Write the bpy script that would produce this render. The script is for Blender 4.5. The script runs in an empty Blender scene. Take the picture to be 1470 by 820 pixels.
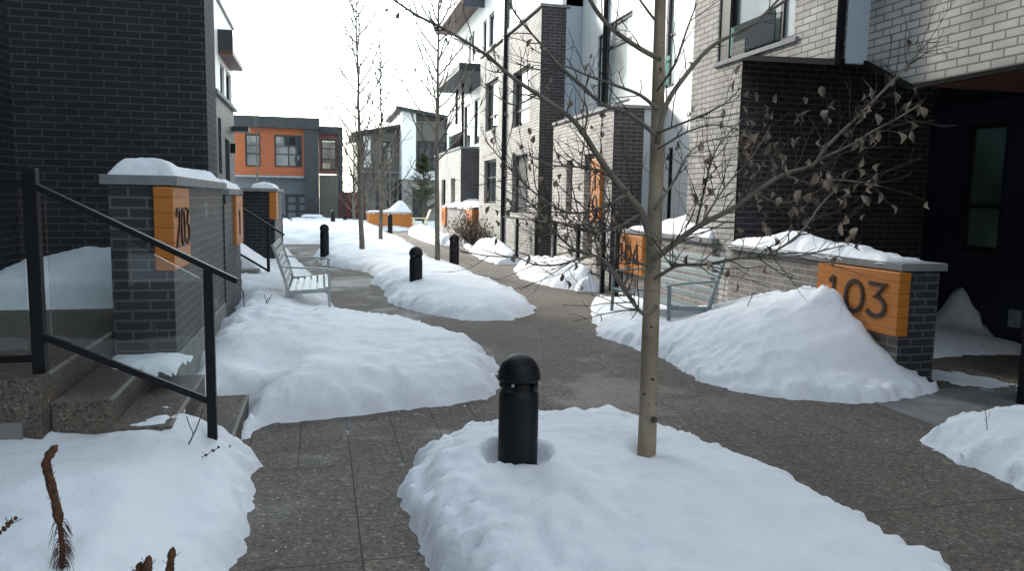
import bpy, math, random
import numpy as np
from mathutils import Vector, Matrix
R = math.radians
random.seed(7)
scene = bpy.context.scene
col = scene.collection

# ------------------------------------------------------------------ camera model
F, CX, CY, HC = 1100.0, 735.0, 410.0, 1.6
ROLL, PITCH, YAW = R(1.0), math.atan(123 / 1100.0), R(14.0593)
def _ray(px, py):
    x = (px - CX) / F; y = -(py - CY) / F
    c, s = math.cos(ROLL), math.sin(ROLL)
    xr, yr = x * c - y * s, x * s + y * c
    cp, sp = math.cos(PITCH), math.sin(PITCH)
    d = (xr, cp + yr * sp, -sp + yr * cp)
    cy, sy = math.cos(YAW), math.sin(YAW)
    return Vector((d[0] * cy + d[1] * sy, -d[0] * sy + d[1] * cy, d[2]))
CAM = Vector((0, 0, HC))
def at_z(px, py, z=0.0):
    d = _ray(px, py); return CAM + d * ((z - HC) / d.z)
def at_x(px, py, X):
    d = _ray(px, py); return CAM + d * (X / d.x)
def at_y(px, py, Y):
    d = _ray(px, py); return CAM + d * (Y / d.y)
def at_d(px, py, D):
    return CAM + _ray(px, py) * D

cam = bpy.data.cameras.new('camera'); camo = bpy.data.objects.new('camera', cam); col.objects.link(camo)
cam.sensor_width = 36; cam.lens = 36 * F / 1470; cam.clip_end = 2000; cam.clip_start = 0.05
Rv = Vector((math.cos(YAW), -math.sin(YAW), 0)); Fh = Vector((math.sin(YAW), math.cos(YAW), 0))
fwd = Fh * math.cos(PITCH) + Vector((0, 0, -math.sin(PITCH)))
up = Fh * math.sin(PITCH) + Vector((0, 0, math.cos(PITCH)))
c, s = math.cos(ROLL), math.sin(ROLL)
rt = Rv * c + up * s; u2 = up * c - Rv * s
m = Matrix((rt, u2, -fwd)).transposed().to_4x4(); m.translation = CAM
camo.matrix_world = m
scene.camera = camo

# ------------------------------------------------------------------ world, sun
SUN_EL, SUN_AZ = R(28), R(-25)      # azimuth measured from +Y towards +X
w = bpy.data.worlds.new('World'); scene.world = w; w.use_nodes = True
nt = w.node_tree; nt.nodes.clear()
sky = nt.nodes.new('ShaderNodeTexSky'); sky.sky_type = 'NISHITA'; sky.sun_disc = False
sky.sun_elevation = SUN_EL; sky.sun_rotation = SUN_AZ
sky.air_density = 1.0; sky.dust_density = 0.4; sky.ozone_density = 1.0
hs = nt.nodes.new('ShaderNodeHueSaturation'); hs.inputs['Saturation'].default_value = 0.55
bg = nt.nodes.new('ShaderNodeBackground'); bg.inputs[1].default_value = 0.13
wo = nt.nodes.new('ShaderNodeOutputWorld')
nt.links.new(sky.outputs[0], hs.inputs['Color']); wb = nt.nodes.new('ShaderNodeMix'); wb.data_type = 'RGBA'; wb.blend_type = 'MULTIPLY'; wb.inputs[0].default_value = 1; wb.inputs[7].default_value = (.985, 1.01, .915, 1)
nt.links.new(hs.outputs[0], wb.inputs[6]); nt.links.new(wb.outputs[2], bg.inputs[0]); nt.links.new(bg.outputs[0], wo.inputs[0])
sl = bpy.data.lights.new('sun', 'SUN'); sl.energy = 1.5; sl.angle = R(10); sl.color = (1.0, 0.94, 0.85)
so = bpy.data.objects.new('sun', sl); col.objects.link(so)
sd_ = Vector((math.sin(SUN_AZ) * math.cos(SUN_EL), math.cos(SUN_AZ) * math.cos(SUN_EL), math.sin(SUN_EL)))
so.rotation_euler = (-sd_).to_track_quat('-Z', 'Y').to_euler(); so.location = (0, 0, 30)
vs = scene.view_settings
vs.view_transform = 'Standard'; vs.look = 'None'; vs.exposure = 2.3; vs.gamma = 1; vs.use_curve_mapping = False
scene.render.engine = 'CYCLES'
scene.cycles.use_denoising = True
scene.cycles.max_bounces = 6; scene.cycles.transparent_max_bounces = 12
scene.cycles.sample_clamp_indirect = 6

# ------------------------------------------------------------------ materials
def newmat(name):
    mt = bpy.data.materials.new(name); mt.use_nodes = True
    return mt, mt.node_tree, mt.node_tree.nodes['Principled BSDF']
def L(t, a, b): t.links.new(a, b)
def pos_node(t):
    return t.nodes.new('ShaderNodeNewGeometry')
def noise_mix(t, b, c1, c2, scale, detail=4, lo=.35, hi=.65, vec=None):
    n = t.nodes.new('ShaderNodeTexNoise'); n.inputs['Scale'].default_value = scale; n.inputs['Detail'].default_value = detail
    if vec is None: vec = pos_node(t).outputs['Position']
    L(t, vec, n.inputs['Vector'])
    r = t.nodes.new('ShaderNodeValToRGB'); r.color_ramp.elements[0].position = lo; r.color_ramp.elements[1].position = hi
    r.color_ramp.elements[0].color = (*c1, 1); r.color_ramp.elements[1].color = (*c2, 1)
    L(t, n.outputs['Fac'], r.inputs[0]); L(t, r.outputs[0], b.inputs['Base Color'])
    return n, r
def bump(t, b, h, strength, dist=.01):
    bp = t.nodes.new('ShaderNodeBump'); bp.inputs['Strength'].default_value = strength; bp.inputs['Distance'].default_value = dist
    L(t, h, bp.inputs['Height']); L(t, bp.outputs[0], b.inputs['Normal'])
def plain(name, c, rough=.6, metal=0, var=.12, scale=6, bumpy=0, spec=.5):
    mt, t, b = newmat(name)
    c1 = tuple(max(0, x * (1 - var)) for x in c); c2 = tuple(min(1, x * (1 + var)) for x in c)
    n, _ = noise_mix(t, b, c1, c2, scale)
    b.inputs['Roughness'].default_value = rough; b.inputs['Metallic'].default_value = metal
    b.inputs['Specular IOR Level'].default_value = spec
    if bumpy:
        n2 = t.nodes.new('ShaderNodeTexNoise'); n2.inputs['Scale'].default_value = scale * 12; n2.inputs['Detail'].default_value = 3
        L(t, pos_node(t).outputs['Position'], n2.inputs['Vector']); bump(t, b, n2.outputs['Fac'], bumpy)
    return mt
def facing_uv(t):
    """(horizontal run, height) on an axis-aligned wall, whichever way it faces"""
    g = pos_node(t); sp = t.nodes.new('ShaderNodeSeparateXYZ'); L(t, g.outputs['Position'], sp.inputs[0])
    sn = t.nodes.new('ShaderNodeSeparateXYZ'); L(t, g.outputs['True Normal'], sn.inputs[0])
    ab = t.nodes.new('ShaderNodeMath'); ab.operation = 'ABSOLUTE'; L(t, sn.outputs[0], ab.inputs[0])
    gt = t.nodes.new('ShaderNodeMath'); gt.operation = 'GREATER_THAN'; gt.inputs[1].default_value = .6; L(t, ab.outputs[0], gt.inputs[0])
    mx = t.nodes.new('ShaderNodeMix'); mx.data_type = 'FLOAT'
    L(t, gt.outputs[0], mx.inputs[0]); L(t, sp.outputs[0], mx.inputs[2]); L(t, sp.outputs[1], mx.inputs[3])
    cb = t.nodes.new('ShaderNodeCombineXYZ'); L(t, mx.outputs[0], cb.inputs[0]); L(t, sp.outputs[2], cb.inputs[1])
    return cb.outputs[0]
def brick(name, c1, c2, mortar, rough=.75, bw=.232, rh=.0715, ms=.0085, spec=.5, stain=None):
    mt, t, b = newmat(name)
    uv = facing_uv(t)
    br = t.nodes.new('ShaderNodeTexBrick'); L(t, uv, br.inputs['Vector'])
    br.inputs['Scale'].default_value = 1; br.inputs['Brick Width'].default_value = bw; br.inputs['Row Height'].default_value = rh
    br.inputs['Mortar Size'].default_value = ms; br.inputs['Mortar Smooth'].default_value = .15; br.inputs['Bias'].default_value = 0
    br.inputs['Color1'].default_value = (*c1, 1); br.inputs['Color2'].default_value = (*c2, 1); br.inputs['Mortar'].default_value = (*mortar, 1)
    n = t.nodes.new('ShaderNodeTexNoise'); n.inputs['Scale'].default_value = 2.3; n.inputs['Detail'].default_value = 6
    L(t, pos_node(t).outputs['Position'], n.inputs['Vector'])
    mr = t.nodes.new('ShaderNodeMapRange'); mr.inputs[1].default_value = .3; mr.inputs[2].default_value = .7; mr.inputs[3].default_value = .75; mr.inputs[4].default_value = 1.2
    L(t, n.outputs['Fac'], mr.inputs[0])
    mm = t.nodes.new('ShaderNodeMix'); mm.data_type = 'RGBA'; mm.blend_type = 'MULTIPLY'; mm.inputs[0].default_value = 1
    L(t, br.outputs['Color'], mm.inputs[6]); L(t, mr.outputs[0], mm.inputs[7])
    out = mm.outputs[2]
    if stain:                                    # pale lime bloom in patches, mostly along the courses
        n2 = t.nodes.new('ShaderNodeTexNoise'); n2.inputs['Scale'].default_value = 1.6; n2.inputs['Detail'].default_value = 8; n2.inputs['Roughness'].default_value = .7
        L(t, pos_node(t).outputs['Position'], n2.inputs['Vector'])
        r2 = t.nodes.new('ShaderNodeMapRange'); r2.inputs[1].default_value = .6; r2.inputs[2].default_value = .74; L(t, n2.outputs['Fac'], r2.inputs[0])
        m2 = t.nodes.new('ShaderNodeMix'); m2.data_type = 'RGBA'; L(t, r2.outputs[0], m2.inputs[0]); L(t, out, m2.inputs[6]); m2.inputs[7].default_value = (*stain, 1)
        out = m2.outputs[2]
    L(t, out, b.inputs['Base Color']); b.inputs['Roughness'].default_value = rough; b.inputs['Specular IOR Level'].default_value = spec
    iv = t.nodes.new('ShaderNodeMath'); iv.operation = 'SUBTRACT'; iv.inputs[0].default_value = 1; L(t, br.outputs['Fac'], iv.inputs[1])
    ad = t.nodes.new('ShaderNodeMath'); ad.operation = 'MULTIPLY_ADD'; ad.inputs[1].default_value = .25
    n3 = t.nodes.new('ShaderNodeTexNoise'); n3.inputs['Scale'].default_value = 70; L(t, pos_node(t).outputs['Position'], n3.inputs['Vector'])
    L(t, n3.outputs['Fac'], ad.inputs[0]); L(t, iv.outputs[0], ad.inputs[2])
    bump(t, b, ad.outputs[0], .7, .008)
    return mt
def planks(name, c1, c2, pitch, rough=.45, groove=.06, vertical=False, dark=.35):
    """boards or panels with a fine groove every `pitch` metres"""
    mt, t, b = newmat(name)
    uv = facing_uv(t); sp = t.nodes.new('ShaderNodeSeparateXYZ'); L(t, uv, sp.inputs[0])
    k = sp.outputs[0] if vertical else sp.outputs[1]
    dv = t.nodes.new('ShaderNodeMath'); dv.operation = 'DIVIDE'; dv.inputs[1].default_value = pitch; L(t, k, dv.inputs[0])
    fr = t.nodes.new('ShaderNodeMath'); fr.operation = 'FRACT'; L(t, dv.outputs[0], fr.inputs[0])
    lt = t.nodes.new('ShaderNodeMath'); lt.operation = 'GREATER_THAN'; lt.inputs[1].default_value = groove; L(t, fr.outputs[0], lt.inputs[0])
    mp = t.nodes.new('ShaderNodeMapping')
    mp.inputs['Scale'].default_value = (14, 14, 1.5) if vertical else (1.6, 1.6, 16)
    L(t, pos_node(t).outputs['Position'], mp.inputs['Vector'])
    n, r = noise_mix(t, b, c1, c2, 2.2, 5, .3, .7, mp.outputs[0])
    mm = t.nodes.new('ShaderNodeMix'); mm.data_type = 'RGBA'; L(t, lt.outputs[0], mm.inputs[0])
    mm.inputs[6].default_value = (*(x * dark for x in c1), 1); L(t, r.outputs[0], mm.inputs[7])
    L(t, mm.outputs[2], b.inputs['Base Color']); b.inputs['Roughness'].default_value = rough
    bump(t, b, lt.outputs[0], .5, .004)
    return mt
def snow_mat(name, c=(.86, .885, .925)):
    mt, t, b = newmat(name)
    n, r = noise_mix(t, b, tuple(x * .95 for x in c), c, 3.5, 6, .3, .6)
    # thin grey grit melted into the surface, in scattered flecks
    n2 = t.nodes.new('ShaderNodeTexNoise'); n2.inputs['Scale'].default_value = 26; n2.inputs['Detail'].default_value = 2
    L(t, pos_node(t).outputs['Position'], n2.inputs['Vector'])
    r2 = t.nodes.new('ShaderNodeMapRange'); r2.inputs[1].default_value = .76; r2.inputs[2].default_value = .82; r2.inputs[4].default_value = .5; L(t, n2.outputs['Fac'], r2.inputs[0])
    mm = t.nodes.new('ShaderNodeMix'); mm.data_type = 'RGBA'; L(t, r2.outputs[0], mm.inputs[0]); L(t, r.outputs[0], mm.inputs[6]); mm.inputs[7].default_value = (.42, .4, .38, 1)
    L(t, mm.outputs[2], b.inputs['Base Color'])
    b.inputs['Roughness'].default_value = .65; b.inputs['Specular IOR Level'].default_value = .25
    n3 = t.nodes.new('ShaderNodeTexNoise'); n3.inputs['Scale'].default_value = 18; n3.inputs['Detail'].default_value = 8; n3.inputs['Roughness'].default_value = .65
    L(t, pos_node(t).outputs['Position'], n3.inputs['Vector']); bump(t, b, n3.outputs['Fac'], .45, .025)
    return mt
def aggregate(name, base1, base2, joints=True, scale=95):
    """exposed-aggregate concrete: small stones of mixed colour in grey cement, sawn joints"""
    mt, t, b = newmat(name)
    g = pos_node(t)
    vo = t.nodes.new('ShaderNodeTexVoronoi'); vo.inputs['Scale'].default_value = scale; L(t, g.outputs['Position'], vo.inputs['Vector'])
    r = t.nodes.new('ShaderNodeValToRGB'); cr = r.color_ramp
    cr.elements[0].position = 0; cr.elements[0].color = (*base1, 1); cr.elements[1].position = 1; cr.elements[1].color = (*base2, 1)
    e = cr.elements.new(.45); e.color = (.14, .122, .102, 1); e = cr.elements.new(.7); e.color = (.175, .122, .09, 1); e = cr.elements.new(.86); e.color = (.075, .07, .065, 1)
    sp = t.nodes.new('ShaderNodeSeparateColor'); L(t, vo.outputs['Color'], sp.inputs[0]); L(t, sp.outputs[0], r.inputs[0])
    n = t.nodes.new('ShaderNodeTexNoise'); n.inputs['Scale'].default_value = .9; n.inputs['Detail'].default_value = 7; n.inputs['Roughness'].default_value = .6; L(t, g.outputs['Position'], n.inputs['Vector'])
    mr = t.nodes.new('ShaderNodeMapRange'); mr.inputs[1].default_value = .3; mr.inputs[2].default_value = .72; mr.inputs[3].default_value = .72; mr.inputs[4].default_value = 1.22; L(t, n.outputs['Fac'], mr.inputs[0])
    mm = t.nodes.new('ShaderNodeMix'); mm.data_type = 'RGBA'; mm.blend_type = 'MULTIPLY'; mm.inputs[0].default_value = 1
    L(t, r.outputs[0], mm.inputs[6]); L(t, mr.outputs[0], mm.inputs[7]); out = mm.outputs[2]
    h = vo.outputs['Distance']
    if joints:
        s2 = t.nodes.new('ShaderNodeSeparateXYZ'); L(t, g.outputs['Position'], s2.inputs[0])
        masks = []
        for o, (pitch, off) in zip((s2.outputs[0], s2.outputs[1]), joints):
            a = t.nodes.new('ShaderNodeMath'); a.operation = 'ADD'; a.inputs[1].default_value = -off + pitch * 40; L(t, o, a.inputs[0])
            d = t.nodes.new('ShaderNodeMath'); d.operation = 'DIVIDE'; d.inputs[1].default_value = pitch; L(t, a.outputs[0], d.inputs[0])
            f = t.nodes.new('ShaderNodeMath'); f.operation = 'FRACT'; L(t, d.outputs[0], f.inputs[0])
            q = t.nodes.new('ShaderNodeMath'); q.operation = 'LESS_THAN'; q.inputs[1].default_value = .008 / pitch; L(t, f.outputs[0], q.inputs[0])
            masks.append(q.outputs[0])
        mxx = t.nodes.new('ShaderNodeMath'); mxx.operation = 'MAXIMUM'; L(t, masks[0], mxx.inputs[0]); L(t, masks[1], mxx.inputs[1])
        # a band of narrow slabs crosses the path at the foot of the stairs
        def mth(op, a, b_):
            k = t.nodes.new('ShaderNodeMath'); k.operation = op
            for i_, v_ in enumerate((a, b_)):
                if isinstance(v_, (int, float)): k.inputs[i_].default_value = v_
                else: L(t, v_, k.inputs[i_])
            return k.outputs[0]
        fx = mth('FRACT', mth('DIVIDE', mth('ADD', s2.outputs[0], 31 * 4 - .16 + .0), .31), 0)
        nb_ = mth('MULTIPLY', mth('LESS_THAN', fx, .026), mth('MULTIPLY', mth('GREATER_THAN', s2.outputs[1], 4.52), mth('LESS_THAN', s2.outputs[1], 5.76)))
        mz_ = t.nodes.new('ShaderNodeMath'); mz_.operation = 'MAXIMUM'; L(t, mxx.outputs[0], mz_.inputs[0]); L(t, nb_, mz_.inputs[1]); mxx = mz_
        m2 = t.nodes.new('ShaderNodeMix'); m2.data_type = 'RGBA'; L(t, mxx.outputs[0], m2.inputs[0]); L(t, out, m2.inputs[6]); m2.inputs[7].default_value = (.03, .028, .026, 1)
        out = m2.outputs[2]
    ns = t.nodes.new('ShaderNodeTexNoise'); ns.inputs['Scale'].default_value = .55; ns.inputs['Detail'].default_value = 9; ns.inputs['Roughness'].default_value = .68; ns.inputs['Distortion'].default_value = .6
    L(t, g.outputs['Position'], ns.inputs['Vector'])
    wet = t.nodes.new('ShaderNodeMapRange'); wet.inputs[1].default_value = .53; wet.inputs[2].default_value = .60; L(t, ns.outputs['Fac'], wet.inputs[0])
    m3 = t.nodes.new('ShaderNodeMix'); m3.data_type = 'RGBA'; m3.blend_type = 'MULTIPLY'; m3.inputs[7].default_value = (.8, .79, .78, 1)
    L(t, wet.outputs[0], m3.inputs[0]); L(t, out, m3.inputs[6])
    salt = t.nodes.new('ShaderNodeMapRange'); salt.inputs[1].default_value = .36; salt.inputs[2].default_value = .28; salt.inputs[4].default_value = .1; L(t, ns.outputs['Fac'], salt.inputs[0])
    m4 = t.nodes.new('ShaderNodeMix'); m4.data_type = 'RGBA'; m4.inputs[7].default_value = (.34, .33, .32, 1)
    L(t, salt.outputs[0], m4.inputs[0]); L(t, m3.outputs[2], m4.inputs[6])
    rr_ = t.nodes.new('ShaderNodeMapRange'); rr_.inputs[3].default_value = .85; rr_.inputs[4].default_value = .55; L(t, wet.outputs[0], rr_.inputs[0])
    L(t, m4.outputs[2], b.inputs['Base Color']); L(t, rr_.outputs[0], b.inputs['Roughness'])
    bump(t, b, h, .5, .006)
    return mt
def glass_pane(name, c=(.03, .035, .04), rough=.03):
    mt, t, b = newmat(name)
    n, _ = noise_mix(t, b, tuple(x * .6 for x in c), tuple(x * 1.5 for x in c), .9)
    b.inputs['Roughness'].default_value = rough; b.inputs['Specular IOR Level'].default_value = .9; b.inputs['IOR'].default_value = 2.0
    n2 = t.nodes.new('ShaderNodeTexNoise'); n2.inputs['Scale'].default_value = .8; L(t, pos_node(t).outputs['Position'], n2.inputs['Vector'])
    bump(t, b, n2.outputs['Fac'], .06, .02)
    return mt
def clear_glass(name, tint=(.93, .97, .95), gloss=.08):
    mt, t, b = newmat(name); t.nodes.remove(b)
    tr = t.nodes.new('ShaderNodeBsdfTransparent'); tr.inputs[0].default_value = (*tint, 1)
    gl = t.nodes.new('ShaderNodeBsdfGlossy'); gl.inputs['Roughness'].default_value = .02
    fr = t.nodes.new('ShaderNodeFresnel'); fr.inputs[0].default_value = 1.45
    ad = t.nodes.new('ShaderNodeMath'); ad.operation = 'MULTIPLY_ADD'; ad.inputs[1].default_value = 1; ad.inputs[2].default_value = gloss - .04; ad.use_clamp = True
    L(t, fr.outputs[0], ad.inputs[0])
    mx = t.nodes.new('ShaderNodeMixShader'); L(t, ad.outputs[0], mx.inputs[0]); L(t, tr.outputs[0], mx.inputs[1]); L(t, gl.outputs[0], mx.inputs[2])
    L(t, mx.outputs[0], t.nodes['Material Output'].inputs[0])
    return mt

M = dict(
    dark_brick=brick('dark_brick', (.0105, .012, .016), (.017, .0185, .0235), (.056, .059, .063), rough=.75),
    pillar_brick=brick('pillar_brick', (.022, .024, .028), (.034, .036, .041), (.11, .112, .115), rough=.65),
    bay_brick=brick('bay_brick', (.03, .027, .029), (.046, .041, .044), (.13, .12, .12), rough=.7),
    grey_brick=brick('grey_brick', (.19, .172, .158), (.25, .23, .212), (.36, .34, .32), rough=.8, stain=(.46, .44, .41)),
    wall_brick=brick('wall_brick', (.036, .036, .039), (.052, .052, .055), (.115, .113, .112), rough=.55, stain=(.4, .4, .39)),
    light_brick=brick('light_brick', (.41, .388, .362), (.53, .503, .47), (.19, .18, .168), rough=.85),
    white_panel=planks('white_panel', (.82, .835, .835), (.86, .87, .865), 1.22, .5, .012, True, .45),
    shaded_panel=plain('shaded_panel_blue', (.40, .46, .52), .45, var=.05, scale=1.5),  # bluish shade on the sunless end panels is put into the colour
    orange_board=planks('orange_board', (.47, .155, .022), (.56, .20, .032), .105, .42, .045),
    orange_clad=planks('orange_cladding', (.24, .062, .016), (.29, .078, .02), .2, .55, .05),
    soffit=planks('soffit_board', (.085, .034, .018), (.11, .044, .022), .12, .5, .05, True),
    cap=plain('cap_stone', (.22, .23, .24), .7, var=.15, scale=5, bumpy=.2),
    concrete=plain('concrete', (.24, .235, .22), .85, var=.25, scale=3, bumpy=.3),
    steps=aggregate('step_aggregate', (.05, .045, .038), (.25, .215, .165), False, 75),
    path=aggregate('path_aggregate', (.068, .060, .052), (.285, .245, .20), ((1.24, .16), (1.24, 4.52)), 62),
    pad=plain('pad_concrete', (.19, .19, .185), .7, var=.3, scale=2.2, bumpy=.25),
    snow=snow_mat('snow'),
    black=plain('black_paint', (.007, .008, .011), .5, var=.2, scale=9, spec=.25),
    flashing=plain('flashing_paint', (.008, .008, .009), .85, spec=.1),
    bollard=plain('bollard_paint', (.005, .006, .008), .5, var=.3, scale=14, bumpy=.12, spec=.3),
    frame=plain('window_frame', (.014, .014, .016), .4, var=.1),
    glass=glass_pane('window_glass', (.04, .045, .05)),
    sky_blind_glass=glass_pane('glass_sky_and_blinds', (.58, .62, .61)),  # white sky reflection and pale blinds both put into the pane colour
    green_glass=glass_pane('teal_glass', (.10, .19, .165), .15),  # teal-green pane colour
    guard=clear_glass('guard_glass', (.58, .92, .78), .06),
    rail_glass=clear_glass('rail_glass', (.92, .95, .945), .045),
    navy=plain('navy_paint', (.022, .029, .055), .35, var=.1, scale=2),
    dark=plain('dark_cladding', (.022, .026, .030), .55, var=.15, scale=2),
    slate=plain('slate_cladding', (.085, .105, .125), .6, var=.1, scale=1),
    taupe=planks('taupe_cladding', (.10, .095, .08), (.125, .115, .098), .3, .6, .04),
    numeral=plain('numeral_metal', (.035, .016, .011), .4, var=.1),
    galv=plain('galvanised', (.33, .37, .38), .42, .35, var=.15, scale=12),
    bench_light=plain('bench_pale', (.36, .39, .39), .45, .2, var=.12, scale=9),
    bench_shaded=plain('bench_shade_blue', (.19, .235, .25), .45, .2, var=.12, scale=9),  # bluish shade on the right bench is put into its colour
    cream=plain('cream_plastic', (.62, .62, .47), .5, var=.05),
    bolt=plain('bolt_steel', (.55, .55, .55), .3, .8, var=.05),
    leaf=plain('dry_leaf', (.23, .175, .13), .75, var=.45, scale=11),
    twig=plain('twig_bark', (.055, .044, .038), .8, var=.3, scale=14),
    stalk=plain('dry_stalk', (.11, .048, .024), .9, var=.5, scale=60, bumpy=.6),
    spruce=plain('spruce_needles', (.06, .075, .028), .8, var=.4, scale=5),
    car=plain('car_paint', (.02, .03, .033), .25, var=.1),
    tyre=plain('tyre_rubber', (.015, .015, .015), .8),
)
def bark_mat(name, c1, c2, spots=True):
    mt, t, b = newmat(name)
    n, r = noise_mix(t, b, c1, c2, 5, 6, .35, .7)
    out = r.outputs[0]
    if spots:
        mp = t.nodes.new('ShaderNodeMapping'); mp.inputs['Scale'].default_value = (9, 9, 30); L(t, pos_node(t).outputs['Position'], mp.inputs['Vector'])
        n2 = t.nodes.new('ShaderNodeTexNoise'); n2.inputs['Scale'].default_value = 1.4; n2.inputs['Detail'].default_value = 3; L(t, mp.outputs[0], n2.inputs['Vector'])
        r2 = t.nodes.new('ShaderNodeMapRange'); r2.inputs[1].default_value = .66; r2.inputs[2].default_value = .74; r2.inputs[4].default_value = .8; L(t, n2.outputs['Fac'], r2.inputs[0])
        mm = t.nodes.new('ShaderNodeMix'); mm.data_type = 'RGBA'; L(t, r2.outputs[0], mm.inputs[0]); L(t, out, mm.inputs[6]); mm.inputs[7].default_value = (.05, .04, .03, 1)
        out = mm.outputs[2]
        bump(t, b, n2.outputs['Fac'], .3, .006)
    L(t, out, b.inputs['Base Color']); b.inputs['Roughness'].default_value = .8
    return mt
M['bark'] = bark_mat('aspen_bark', (.235, .19, .13), (.39, .325, .235))
M['bark_grey'] = bark_mat('grey_bark', (.13, .115, .09), (.22, .20, .16), False)

# ------------------------------------------------------------------ mesh builder
class MB:
    def __init__(s): s.v = []; s.f = []; s.sm = []
    def quad(s, *p):
        k = len(s.v); s.v += [tuple(x) for x in p]; s.f.append(tuple(range(k, k + len(p)))); s.sm.append(False)
    def box(s, x0, x1, y0, y1, z0, z1):
        if x0 > x1: x0, x1 = x1, x0
        if y0 > y1: y0, y1 = y1, y0
        if z0 > z1: z0, z1 = z1, z0
        k = len(s.v)
        s.v += [(x0, y0, z0), (x1, y0, z0), (x1, y1, z0), (x0, y1, z0), (x0, y0, z1), (x1, y0, z1), (x1, y1, z1), (x0, y1, z1)]
        for q in ((0, 3, 2, 1), (4, 5, 6, 7), (0, 1, 5, 4), (1, 2, 6, 5), (2, 3, 7, 6), (3, 0, 4, 7)):
            s.f.append(tuple(k + i for i in q)); s.sm.append(False)
        return s
    def obox(s, c, ax, ay, az):                  # oriented box: centre and three half-axes
        c, ax, ay, az = map(Vector, (c, ax, ay, az)); k = len(s.v)
        for i, j, l in ((-1,-1,-1),(1,-1,-1),(1,1,-1),(-1,1,-1),(-1,-1,1),(1,-1,1),(1,1,1),(-1,1,1)):
            s.v.append(tuple(c + ax * i + ay * j + az * l))
        for q in ((0, 3, 2, 1), (4, 5, 6, 7), (0, 1, 5, 4), (1, 2, 6, 5), (2, 3, 7, 6), (3, 0, 4, 7)):
            s.f.append(tuple(k + i for i in q)); s.sm.append(False)
    def bar(s, a, b, w, h=None, upv=(0, 0, 1)):  # rectangular bar from a to b
        a, b = Vector(a), Vector(b); h = h or w; d = (b - a); ln = d.length; d.normalize()
        upv = Vector(upv)
        if abs(d.dot(upv)) > .98: upv = Vector((1, 0, 0))
        sx = d.cross(upv).normalized(); uz = sx.cross(d)
        s.obox((a + b) / 2, d * ln / 2, sx * w / 2, uz * h / 2)
    def tube(s, pts, radii, n=6, cap=True, smooth=True):
        pts = [Vector(p) for p in pts]
        if not hasattr(radii, '__len__'): radii = [radii] * len(pts)
        rings = []; prev = None
        for i, p in enumerate(pts):
            d = (pts[min(i + 1, len(pts) - 1)] - pts[max(i - 1, 0)])
            if d.length < 1e-9: d = Vector((0, 0, 1))
            d.normalize()
            if prev is None:
                a = Vector((1, 0, 0)) if abs(d.x) < .9 else Vector((0, 1, 0))
                sx = d.cross(a).normalized()
            else:
                sx = (prev - d * prev.dot(d))
                sx = sx.normalized() if sx.length > 1e-6 else d.orthogonal().normalized()
            prev = sx; sy = d.cross(sx)
            k = len(s.v); rings.append(k)
            for j in range(n):
                t = 2 * math.pi * j / n
                s.v.append(tuple(p + (sx * math.cos(t) + sy * math.sin(t)) * radii[i]))
        for a, b in zip(rings, rings[1:]):
            for j in range(n):
                j2 = (j + 1) % n
                s.f.append((a + j, a + j2, b + j2, b + j)); s.sm.append(smooth)
        if cap:
            s.f.append(tuple(rings[0] + j for j in reversed(range(n)))); s.sm.append(False)
            s.f.append(tuple(rings[-1] + j for j in range(n))); s.sm.append(False)
    def lathe(s, prof, n=24, c=(0, 0, 0), smooth=True, a0=0., a1=2 * math.pi):
        rings = []; full = abs(a1 - a0 - 2 * math.pi) < 1e-6; cnt = n if full else n + 1
        for r, z in prof:
            k = len(s.v); rings.append(k)
            for j in range(cnt):
                t = a0 + (a1 - a0) * j / n
                s.v.append((c[0] + r * math.cos(t), c[1] + r * math.sin(t), c[2] + z))
        for a, b in zip(rings, rings[1:]):
            for j in range(n):
                j2 = (j + 1) % cnt
                s.f.append((a + j, a + j2, b + j2, b + j)); s.sm.append(smooth)
    def prism(s, poly, a, b, axis='y'):          # polygon in the plane across `axis`, from a to b
        def P(u, v, w): return {'x': (w, u, v), 'y': (u, w, v), 'z': (u, v, w)}[axis]
        k = len(s.v); n = len(poly)
        s.v += [P(u, v, a) for u, v in poly] + [P(u, v, b) for u, v in poly]
        s.f.append(tuple(range(k, k + n))); s.sm.append(False)
        s.f.append(tuple(k + n + i for i in reversed(range(n)))); s.sm.append(False)
        for i in range(n):
            j = (i + 1) % n; s.f.append((k + i, k + n + i, k + n + j, k + j)); s.sm.append(False)
    def build(s, name, mat, parent=None, bevel=0, fix=True):
        me = bpy.data.meshes.new(name); me.from_pydata(s.v, [], s.f); me.update()
        if len(s.sm) == len(me.polygons): me.polygons.foreach_set('use_smooth', s.sm)
        me.materials.append(M[mat] if isinstance(mat, str) else mat)
        if fix:
            import bmesh
            bm = bmesh.new(); bm.from_mesh(me); bmesh.ops.recalc_face_normals(bm, faces=bm.faces); bm.to_mesh(me); bm.free()
        o = bpy.data.objects.new(name, me); col.objects.link(o)
        if parent is not None:
            o.parent = parent
            o.matrix_parent_inverse = ptinv(parent)
        if bevel:
            bv = o.modifiers.new('bevel', 'BEVEL'); bv.width = bevel; bv.segments = 2; bv.limit_method = 'ANGLE'
        return o
def ptinv(p):                                   # meshes carry world coordinates; only an Empty has a location of its own
    return Matrix.Translation(-p.location) if p.type == 'EMPTY' else Matrix.Identity(4)
def tag(o, label=None, cat=None, group=None, kind=None):
    if label: o['label'] = label
    if cat: o['category'] = cat
    if group: o['group'] = group
    if kind: o['kind'] = kind
    return o
def thing(name, loc, label, cat, group=None):
    o = bpy.data.objects.new(name, None); col.objects.link(o); o.location = loc; o.empty_display_size = .1
    return tag(o, label, cat, group)
def copy_tree(o, parent=None):
    c_ = o.copy(); col.objects.link(c_); c_.parent = parent
    for ch in o.children: copy_tree(ch, c_)
    return c_

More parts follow.
